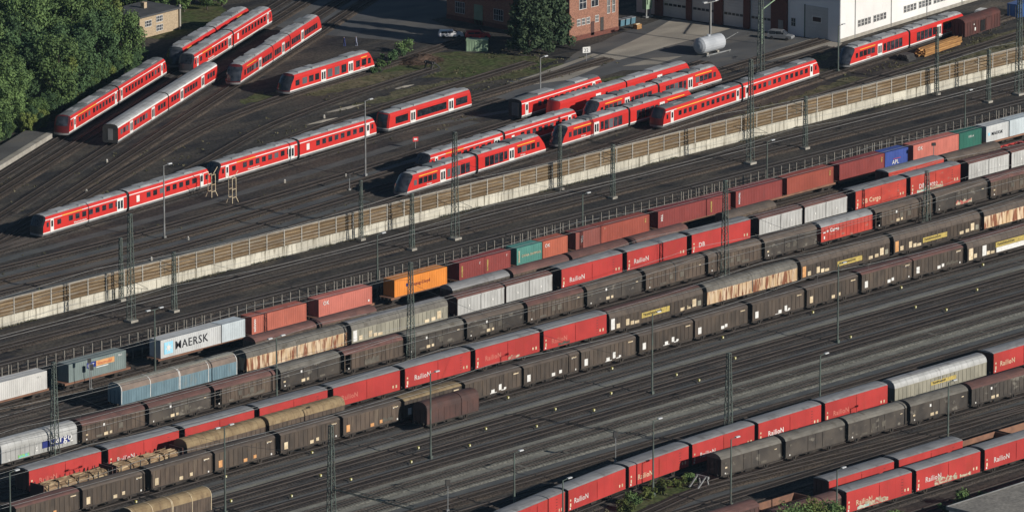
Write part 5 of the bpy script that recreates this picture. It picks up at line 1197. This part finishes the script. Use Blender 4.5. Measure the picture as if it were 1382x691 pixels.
LP = [(-22.1, 57.6, 12.4, 'tall grey lamp post before the foreground two-car train'), (32.7, 64.2, 13.2, 'tall grey lamp post before the train behind white frames'), (-84.6, -3.4, 10.2, 'lamp post left of the star-marked container'), (-28.8, 2.6, 11, 'lamp post behind the salmon and orange containers'), (20, 2.7, 9, 'lamp post above the brown short container'), (66.2, 2.7, 10, 'lamp post between the two red-brown long containers'), (118.6, 2.7, 10, 'lamp post before the green container'),
      (-83.0, -28, 9.8, 'lamp post before the rusty long van at left'), (-91.6, -68.2, 13, 'lamp post before the lone maroon wagon'), (-133.4, -67, 13, 'lamp post at the bottom edge before the dark row'), (-167.5, -58.2, 11.5, 'lamp post at the lower left corner'), (-41.8, -67.6, 12.6, 'lamp post before the first yellow-board van'), (1.1, -68.2, 12.6, 'lamp post before the second rusty long van'), (-84.5, -103.6 - 2.2, 11.3, 'lamp post standing among the weeds by lower red wagons'), (-36.5, -96.6, 10.2, 'lamp post behind the lower red row near its middle'), (-31.5, -117.4, 8.8, 'lamp post before the lower grey row'), (-80.9, -117.6, 10, 'dark lamp post before the buffer stop'), (-80.4, -137.2, 9, 'lamp post before the graffiti wagon at the bottom edge'), (-107, -107 - 1.6, 7.5, 'short lamp post behind left end of lower red row'), (-103, -95.5, 8.3, 'thin bare lamp post at the bottom centre'), (149.9, 58.0, 8.6, 'lamp post left of the workshop railcar'), (90.2, 76.4, 9.6, 'thin lamp post before the single red coach')]
for i, (x, y, H, l) in enumerate(LP): lamp(x, y, H, l, 'steel_grey' if i in (0, 1, 21) else 'steel_green', double=i in (2, 7, 9))
def t_lamp():
    e = thing('lamp_post', 'grey twin-arm lamp post on a concrete block beside the tank', 'lamp post', (153, 91.5, -.36), 0, 'yard lamp posts')
    add('base_block', MB().box(-.6, .6, -.6, .6, 0, 1.2).mesh('base_block', 'concrete_post'), e); add('pole', MB().box(-.16, .16, -.16, .16, 1.2, 7.6).mesh('pole', 'steel_grey'), e)
    add('arm', MB().box(-1.8, 1.8, -.12, .12, 7.6, 7.75).mesh('arm', 'steel_grey'), e)
    for s in (-1.6, 1.6): add('lamp_head', MB().box(s - .5, s + .5, -.25, .25, 7.76, 7.95).mesh('lamp_head', 'lamp_white'), e)
t_lamp()
# yellow lanterns between the tracks
LN = [(-35.7, -53.9), (-31.8, -63.7), (-31.9, -68.4), (-46.8, -63.7), (-59.4, -63.7), (-55.9, -68.4), (-68.6, -68.3), (-9.8, -53.9), (-18.1, -63.7), (-102.0, -53.9), (-110.3, -63.7), (-108.8, -68.4), (-121.1, -68.3), (-95.9, -68.3), (-89.5, -63.7), (-83.4, -68.4), (-74.8, -63.7), (-59.3, -53.9), (11.9, -53.9), (4.0, -68.4), (25.5, -63.7), (33.7, -53.9), (54.4, -53.9), (27.5, -68.4), (40.9, -63.7), (-138.5, -53.9), (-120.1, -53.9), (-128.9, -63.7)]
rows_ = {}
for x, y in LN: rows_.setdefault(round(y), []).append((x, y))
for (yr, L_), ph in zip(sorted(rows_.items(), reverse=True), ('in the row below the dark wagons', 'in the middle lantern row', 'in the third lantern row')):
    for k, (x, y) in enumerate(sorted(L_)):
        e = thing('switch_lantern', f'small yellow switch lantern, {ordn(k)} from left {ph}', 'lantern', (x, y, -.36), 0, 'yellow switch lanterns')
        add('lantern_box', cached('lanb', lambda: MB().box(-.15, .15, -.13, .13, .3, .62).mesh('lantern_box', 'lantern_yellow')), e)
        add('lantern_lens', cached('lanl', lambda: MB().box(-.08, .1, -.15, -.131, .36, .56).mesh('lantern_lens', 'white_print')), e)
        add('lever', cached('lever', lambda: MB().box(-.55, .2, -.07, .07, .04, .14).tube((-.45, 0, .1), (-.55, .0, .5), .03, n=5).box(-.05, .05, -.05, .05, 0, .3).mesh('lever', 'steel_dark')), e)
# white framed signal gantries before the train
def frame_signal(x, y, H, label):
    e = thing('signal_gantry', label, 'signal', (x, y, -.36), RAD(6.6), 'white signal frames'); m = MB()
    for px, py in ((-.5, -.4), (.5, -.4), (-.5, .4), (.5, .4)): m.beam((px * 1.6, py * 1.6, 0), (px, py, .9), .09); m.beam((px, py, .9), (px, py, H), .09)
    for z in (.9, H * .55, H): 
        for s in (-1, 1): m.beam((-.5, s * .4, z), (.5, s * .4, z), .07); m.beam((s * .5, -.4, z), (s * .5, .4, z), .07)
    add('frame', m.mesh('frame', 'cream_print'), e)
    m = MB(); m.beam((-.5, 0, H), (-1.5, 0, H + .9), .08); m.beam((.5, 0, H), (1.6, 0, H + 1.0), .08); add('guide_arm', m.mesh('guide_arm', 'cream_print'), e)
frame_signal(4.6, 73.2, 3.8, 'left of the two white steel frames in front of the trains'); frame_signal(3.9, 67.6, 4.2, 'right of the two white steel frames in front of the trains')
def signal(x, y, H, label, m='steel_dark', bx=(.35, .8)):
    e = thing('signal_post', label, 'signal', (x, y, -.36), RAD(-30), 'dark signals'); add('post', MB().tube((0, 0, 0), (0, 0, H), .07, .06, 6).box(-.2, .2, -.2, .2, 0, .3).mesh('post', 'steel_grey'), e)
    add('signal_head', MB().box(-bx[0], bx[0], -.15, .15, H - bx[1], H + .1).mesh('signal_head', m), e)
signal(-99.6, -4.4, 5.4, 'dark signal before the grey-green container', bx=(.25, .6)); signal(-97.8, -5.3 + 2.4, 3.9, 'lower dark signal before the grey-green container')
signal(-74.6, -89.6, 4.6, 'dark signal behind the lower red wagons near mast'); signal(-110.6, -89.5, 4.6, 'dark signal near the bottom centre'); signal(-112.5, -15 + 5, 2.9, 'dark low signal left of the blue hooded wagon')
signal(23.6, 59.2, 2.6, 'dark small signal between yard tracks left of centre', bx=(.2, .5)); signal(99, -6.5, 5.6, 'dark signal before the salmon container at right', bx=(.35, .4))
def sgn(x, y, H, w, h, label, m):
    e = thing('track_sign', label, 'sign', (x, y, -.36), RAD(-25)); add('post', MB().tube((0, 0, 0), (0, 0, H), .05, .05, 6).mesh('post', 'steel_grey'), e); b = add('board', MB().box(-w / 2, w / 2, -.08, -.04, H - h, H).mesh('board', m), e)
    if m == 'white_print': add('lettering', lettering('22', h * .8, .01), b, (-w * .35, -.09, H - h * .82), (math.pi / 2, 0, 0), 'dark_print')
    else: add('board_field', MB().box(-w * .3, w * .3, -.1, -.081, H - h * .7, H - h * .3).mesh('board_field', 'white_print'), b)
sgn(54, 72.6, 2.0, 1.0, .8, 'red and white shunting sign in front of the boxy railcar', 'red_sign'); sgn(126.2, 98, 2.6, 1.5, 1.1, 'white number sign by the brick building', 'white_print')
# buffer stops
def buffer_stop(x, y, label, m='concrete_post', s=1.0, rz=0):
    e = thing('buffer_stop', label, 'buffer stop', (x, y, -.2), rz)
    for q in (-.8, .8):
        b = MB(); b.beam((-1.5, q, 0), (.35, q, 1.5), .2); b.beam((.9, q, 0), (.45, q, 1.5), .2); b.beam((-1.5, q, .08), (.9, q, .08), .12); add('side_frame', b.mesh('side_frame', m), e)
    add('crossbeam', MB().box(.32, .62, -1.2, 1.2, 1.1, 1.5).mesh('crossbeam', m), e)
    for q in (-.87, .87): add('buffer', MB().tube((.62, q, 1.25), (.95, q, 1.25), .2, n=8).mesh('buffer', 'steel_dark'), e)
buffer_stop(-76.2, -107.6, 'pale steel buffer stop at the end of the grey row', 'steel_grey'); buffer_stop(101.6, 113.6, 'dark steel buffer stop on the grass beyond the single railcar', 'steel_dark', rz=math.pi)

# overhead wires above the main line and the freight tracks
def wires(y, xs, label):
    e = thing('overhead_line', label, 'wire', (0, y, 0), 0, 'overhead lines'); a, b = MB(), MB()
    for x0, x1 in zip(xs, xs[1:]):
        n = 6
        for k in range(n):
            f = lambda t: 5.6 + 1.5 * (1 - 4 * t * (1 - t) * .75); t0, t1 = k / n, (k + 1) / n; p, q = (x0 + (x1 - x0) * t0, 0, f(t0)), (x0 + (x1 - x0) * t1, 0, f(t1)); a.tube(p, q, .026, n=3, caps=False)
            b.tube(p, (p[0], 0, 5.6), .008, n=3, caps=False)
        b.tube((x0, 0, 5.6), (x1, 0, 5.6), .026, n=3, caps=False)
    add('carrier_cable', a.mesh('carrier_cable', 'steel_grey'), e); add('contact_wire', b.mesh('contact_wire', 'steel_grey'), e)
for y, l in ((29.8, 'overhead line of the main track beside the noise barrier'), (25.2, 'overhead line of the second main track from the barrier'), (18, 'overhead line of the third main track from the barrier'), (13, 'overhead line of the fourth main track from the barrier'), (-5.3, 'overhead line between the containers and the blue wagon'), (-20.4, 'overhead line above the gap behind the upper dark row'), (-30.6, 'overhead line before the upper dark row'), (-35, 'overhead line behind the long red row'), (-45, 'overhead line above the timber wagons'), (-56.6, 'overhead line before the front dark row')):
    wires(y, [-214, -139.4, -64.8, 9.8, 84.4, 159, 233], l)

def span(p, q, sag, label):
    e = thing('cross_span', label, 'wire', p, 0, 'cross-span cables'); d = Vector(q) - Vector(p); b = MB(); n = 8
    for k in range(n):
        f = lambda t: tuple(d * t - Vector((0, 0, sag * 4 * t * (1 - t)))); b.tube(f(k / n), f((k + 1) / n), .026, n=3, caps=False)
    add('cable', b.mesh('cable', 'steel_grey'), e)
for (x, y, z), (x2, y2, z2), l in (((-64.4, 22.4, 13), (-53.4, -28, 13), 'cross-span cable from the leftmost tall main-line mast to freight rows'), ((10.2, 22.2, 13), (20.1, -28.2, 13), 'cross-span cable from the second tall main-line mast to freight rows'), ((-129.7, -28, 11), (-128.6, -83.6, 11), 'cross-span cable at lower left between freight rows and bottom mast'), ((20.1, -28.2, 12), (20.5, -99, 9), 'cross-span cable from the freight rows over the lower tracks'), ((-53.4, -28, 12.5), (-58.3, -97.4, 12), 'cross-span cable over the empty tracks to the lower red row mast')):
    span((x, y, z), (x2, y2, z2), 2.6, l)

# ================================================================ THINGS IN THE WORKSHOP YARD
def tank():
    e = thing('storage_tank', 'white horizontal storage tank on saddles in the paved yard', 'tank', (143.3, 85.6, -.36), RAD(2)); L, r = 5.8, 1.5; m = MB(); n = 20
    prof = [(-.55, .0), (-.5, .5), (-.3, 1.05), (0, r)] ; ring = []
    xs = [(-.6, .02), (-.52, .55), (-.32, 1.1), (0, r), (L, r), (L + .32, 1.1), (L + .52, .55), (L + .6, .02)]
    for x, q in xs: ring.append([(x, q * math.cos(6.2832 * k / n), 1.85 + q * math.sin(6.2832 * k / n)) for k in range(n)])
    for a, b in zip(ring, ring[1:]):
        for k in range(n): m.poly([a[k], a[(k + 1) % n], b[(k + 1) % n], b[k]][::-1])
    add('shell', m.mesh('shell', 'tank_white', smooth=True), e)
    for x in (1.0, 4.0): add('saddle', MB().box(x - .25, x + .25, -1.2, 1.2, 0, .55).mesh('saddle', 'concrete_post'), e)
    add('manhole', MB().tube((2.6, 0, 3.3), (2.6, 0, 3.6), .35, n=10).mesh('manhole', 'tank_white'), e); add('rail_guard', MB().box(-.6, 6.4, -2.2, -2.05, .3, .5).box(0, .12, -2.2, -2.08, 0, .3).box(6, 6.12, -2.2, -2.08, 0, .3).mesh('rail_guard', 'steel_grey'), e)
    add('pipe', MB().beam((5.4, 0, 1.4), (15.5, 3.5, 1.4), .1).mesh('pipe', 'steel_grey'), e)
tank()
def gantry():
    e = thing('filling_gantry', 'pale angled filling arm on a post right of the tank', 'gantry', (158.8, 84.0, -.36), RAD(20)); add('post', MB().box(-.12, .12, -.12, .12, 0, 6.4).mesh('post', 'machine_green'), e); add('arm', MB().beam((0, 0, 6.4), (9.0, 0, 7.2), .16).mesh('arm', 'machine_green'), e)
gantry()
def auto(x, y, rz, m, label, L=4.6, van=False):
    e = thing('parked_car', label, 'car', (x, y, -.34), rz, 'parked cars'); h = 1.75 if van else 1.45
    pr = [(-L / 2, .35), (-L / 2 + .05, .85), (-L / 2 + .25, h * .95), (-L / 2 + .5, h), (L * .08, h), (L * .26, .98), (L / 2 - .1, .82), (L / 2, .6), (L / 2 - .02, .35)]
    b = MB(); W = .86; n = len(pr)
    for s in (-1, 1):
        f = [(a, s * (W if z < 1 else W - .14), z) for a, z in pr]; b.poly(f if s < 0 else f[::-1])
    for k in range(n):
        (a, z), (c, q) = pr[k], pr[(k + 1) % n]; wa, wc = (W if z < 1 else W - .14), (W if q < 1 else W - .14); b.poly([(a, -wa, z), (a, wa, z), (c, wc, q), (c, -wc, q)])
    add('body', b.mesh('body', m), e)
    for k, (a, c) in enumerate(((-L / 2 + .45, -L * .16), (-L * .14, L * .07), (L * .085, L * .17))): add('side_window', MB().box(a, c, -W + .02, -W + .06, .98, h - .12 - (.18 if k == 2 else 0)).mesh('side_window', 'glass_dark'), e)
    add('windscreen', MB().poly([(L * .10, -W + .2, h - .03), (L * .265, -W + .1, 1.02), (L * .265, W - .1, 1.02), (L * .10, W - .2, h - .03)]).mesh('windscreen', 'glass_dark'), e, (.012, 0, .012))
    for a in (-L * .31, L * .31):
        for y_ in (-W - .01, W - .17): add('wheel', MB().tube((a, y_, .32), (a, y_ + .18, .32), .32, n=12).mesh('wheel', 'steel_dark'), e)
    for y_ in (-.6, .6): add('headlight', MB().box(L / 2 - .06, L / 2 + .01, y_ - .15, y_ + .15, .62, .76).mesh('headlight', 'lamp_white'), e)
auto(164.2, 84.0, RAD(-70), 'car_silver', 'silver estate car parked before the workshop doors', 4.8, True); auto(205.5, 69.6, RAD(15), 'car_silver', 'silver car parked at the right end of the workshop'); auto(202.6, 69.0 - .8, RAD(15), 'car_dark', 'dark car just left of the silver one by the workshop end') if False else None
auto(124.0, 129.8, RAD(-40), 'car_white', 'white car parked in the shade of the brick building')
auto(126.8, 125.6, RAD(-40), 'red_sign', 'red car parked beside the white one in the shade')
place('old_boxcar', 'old brown boxcar with open door at the upper right', 'boxcar', None, 184.0, 196.4, 58.8, van(12.4, 'old_brown', 'old_brown', ARCH, 'rib', .85, plates=[(-3, 2.6, .25, .25, None), (-2.6, 1.5, .4, .6, None)]) + [('doorway', cached('dw', lambda: MB().box(-.75, .75, -.05, 0, 1.0, 3.1).mesh('doorway', 'gap_black')), None, (0, -1.42, 0), []), ('sliding_door', cached('sdr', lambda: MB().box(-.9, .9, -.06, 0, 1.0, 3.2).mesh('sliding_door', 'old_brown')), None, (2.0, -1.43, 0), [])])
for o in bpy.data.objects:
    if o.name == 'old_boxcar': o.rotation_euler[2] = RAD(7.5)
def beams():
    e = thing('beam_stack', 'stack of long orange-brown timber beams beside the old boxcar', 'timber stack', (170.2, 54.6, -.36), RAD(9)); rr = random.Random(3)
    me = MB().box(0, 13, -.16, .16, 0, .3).mesh('beam', 'beam_wood')
    for lay in range(4):
        for k in range(7 - lay): add('beam', me, e, (rr.uniform(-.5, .9), k * .36 + lay * .15, lay * .33 + .1), (0, 0, rr.uniform(-.015, .015)))
    for x in (2, 6.5, 11): add('bearer', MB().box(x - .1, x + .1, -.3, 2.6, 0, .095).mesh('bearer', 'bark'), e)
beams()
def drums():
    e = thing('rail_stack', 'dark stack of steel sleepers left of the orange beams', 'stack', (165.4, 54.4, -.36), RAD(9)); me = MB().prism([(-.13, 0), (.13, 0), (.08, .2), (-.08, .2)], 0, 2.6).mesh('sleeper', 'steel_dark'); rr = random.Random(4)
    for lay in range(5):
        for k in range(10 - lay): add('sleeper', me, e, (rr.uniform(-.1, .3), k * .3 + lay * .15, lay * .22))
drums()
def skip(x, y, rz, m, label, L=6, W=2.4, H=2.5):
    e = thing('storage_container', label, 'container', (x, y, -.36), rz); b = MB().box(0, L, 0, W, 0, H)
    n = int(L / .5)
    for k in range(n): b.box(.1 + k * L / n, .3 + k * L / n, -.05, -.002, .1, H - .1)
    add('body', b.mesh('body', m), e); add('lid', MB().box(-.05, L + .05, -.08, W + .05, H, H + .1).mesh('lid', m), e); add('door_bar', MB().box(-.05, -.01, .5, .58, .1, H - .1).box(-.05, -.01, 1.8, 1.88, .1, H - .1).mesh('door_bar', 'steel_grey'), e)
skip(208.2, 63.4, RAD(7), 'box_blue', 'blue storage container at the upper right edge'); skip(117.2, 119.6, RAD(-50), 'machine_green', 'grey-green metal box in the shade of the brick building', 4, 2.2, 2.0)
def bins():
    for k in range(3):
        e = thing('waste_bin', ('left', 'middle', 'right')[k] + ' of three blue-grey waste bins right of the brick building', 'bin', (152.4 + 1.5 * k, 113.6, -.34), 0, 'waste bins'); add('bin_body', cached('binb', lambda: MB().prism([(-.45, 0), (.45, 0), (.55, 1.15), (-.55, 1.15)], 0, 1.1).mesh('bin_body', 'bin_blue')), e); add('lid', cached('binl', lambda: MB().box(-.05, 1.15, -.6, .6, 1.16, 1.26).mesh('lid', 'steel_grey')), e)
    e = thing('crate', 'small orange wooden crate on the asphalt near the bins', 'crate', (152.6, 109.2, -.34)); b = MB()
    for z in (.0, .3, .6): b.box(0, 1.3, 0, .08, z, z + .24); b.box(0, 1.3, .92, 1.0, z, z + .24); b.box(0, .08, .08, .92, z, z + .24); b.box(1.22, 1.3, .08, .92, z, z + .24)
    add('slats', b.mesh('slats', 'beam_wood'), e); add('sack', MB().prism([(.1, 0), (.9, 0), (.8, .8), (.5, .95), (.2, .8)], .1, 1.2).mesh('sack', 'cream_print'), e)
    e = thing('press_machine', 'pale green machine on a stand before the left roller door', 'machine', (161.2, 114.6, -.34)); add('stand', MB().box(.2, .5, .2, .5, 0, 1.6).box(1.2, 1.5, .2, .5, 0, 1.6).box(-.2, 1.9, -.1, .8, 0, .25).mesh('stand', 'steel_grey'), e); add('housing', MB().box(0, 1.7, 0, 1.0, 1.6, 4.4).box(.2, .6, -.2, -.004, 2.6, 3.6).tube((.8, .5, 4.4), (.8, .5, 5.2), .25).mesh('housing', 'machine_green'), e)
bins()
# small white markers beside the yard tracks
for i, (x, y) in enumerate(((-40, 79.5), (-46, 77), (-8, 90.5), (10, 104), (30, 66.2), (-20, 54.2), (-34, 48.6), (41, 61), (47, 59.6), (60, 100.4), (72, 95.5), (-3, 86), (20, 71), (64, 92.6), (96, 42.5), (128, 45.8))):
    e = thing('track_marker', 'small pale marker stone beside a yard track', 'marker', (x, y, -.36), i, 'pale marker stones'); add('stone', cached('mstone', lambda: MB().prism([(-.16, 0), (.16, 0), (.12, .4), (0, .5), (-.12, .4)], -.16, .16).mesh('stone', 'concrete_post')), e); add('cap', cached('mcap', lambda: MB().box(-.1, .1, -.1, .1, .5, .6).mesh('cap', 'white_print')), e)
# weeds along the little used tracks
def weeds():
    rr = random.Random(77); b = MB()
    zones = [(-110, 34.25, 340, .3, 2600), (-30, 78, 110, 30, 700), (70, 92, 60, 24, 900), (95, 40, 110, 22, 800), (-100, -112, 60, 10, 260), (150, 46, 60, 16, 500), (-60, 44, 160, 24, 300)]
    for x0, y0, w, h, n in zones:
        for _ in range(n):
            x, y = x0 + rr.random() * w, y0 + rr.random() * h
            if noise.noise(Vector((x * .12, y * .25, 3))) < .05: continue
            for k in range(5):
                a = rr.uniform(0, 6.28); l = rr.uniform(.12, .34); px, py = x + rr.uniform(-.25, .25), y + rr.uniform(-.25, .25); dx, dy = math.cos(a) * .1, math.sin(a) * .1
                b.poly([(px - dx, py - dy, -.35), (px + dx, py + dy, -.35), (px + dy * 1.6, py - dx * 1.6, -.35 + l)])
    add('weeds', b.mesh('weeds', 'dry_grass'), kind='stuff')['label'] = 'sparse low weeds along the yard tracks'
weeds()
# two people walking between the tracks
def person(x, y, rz, label, shirt):
    e = thing('person', label, 'person', (x, y, -.36), rz); me = bpy.data.meshes.new('figure')
    J = {'hip': (0, 0, .95, .14), 'waist': (0, 0, 1.1, .13), 'chest': (0, .02, 1.35, .15), 'neck': (0, .02, 1.52, .06), 'head': (0, .04, 1.68, .10), 'top': (0, .04, 1.76, .07)}
    for s, n in ((-1, 'l'), (1, 'r')):
        J['sh' + n] = (s * .19, .02, 1.43, .07); J['el' + n] = (s * .26, -.05 * s, 1.15, .05); J['wr' + n] = (s * .27, .1 + .08 * s, .92, .035); J['fi' + n] = (s * .27, .14 + .08 * s, .82, .03)
        J['th' + n] = (s * .1, 0, .9, .1); J['kn' + n] = (s * .11, .12 * s, .5, .07); J['an' + n] = (s * .11, .1 * s - .12, .09, .05); J['to' + n] = (s * .12, .1 * s + .1, .05, .04)
    ks = list(J); E_ = [('hip', 'waist'), ('waist', 'chest'), ('chest', 'neck'), ('neck', 'head'), ('head', 'top')]
    for n in 'lr': E_ += [('chest', 'sh' + n), ('sh' + n, 'el' + n), ('el' + n, 'wr' + n), ('wr' + n, 'fi' + n), ('hip', 'th' + n), ('th' + n, 'kn' + n), ('kn' + n, 'an' + n), ('an' + n, 'to' + n)]
    me.from_pydata([J[k][:3] for k in ks], [(ks.index(a), ks.index(b)) for a, b in E_], []); me.materials.append(MATS[shirt]); o = add('figure', me, e)
    o.modifiers.new('skin', 'SKIN'); 
    for v, k in zip(me.skin_vertices[0].data if me.skin_vertices else [], ks): v.radius = (J[k][3],) * 2
    if not me.skin_vertices:
        pass
    else: me.skin_vertices[0].data[0].use_root = True
    o.modifiers.new('sub', 'SUBSURF').levels = 1; o.modifiers['sub'].render_levels = 1
    add('head_skin', MB().tube((0, .055, 1.60), (0, .055, 1.74), .085, .09, 8).mesh('head_skin', 'skin'), e); add('hair', MB().tube((0, .03, 1.72), (0, .02, 1.80), .105, .06, 8).mesh('hair', 'bark'), e)
person(105.2, 139.0, RAD(70), 'left of two people in blue workwear walking between the tracks', 'cloth_blue'); person(107.0, 138.6 - .9, RAD(60), 'right of two people walking between the tracks, in paler clothes', 'cloth_light')
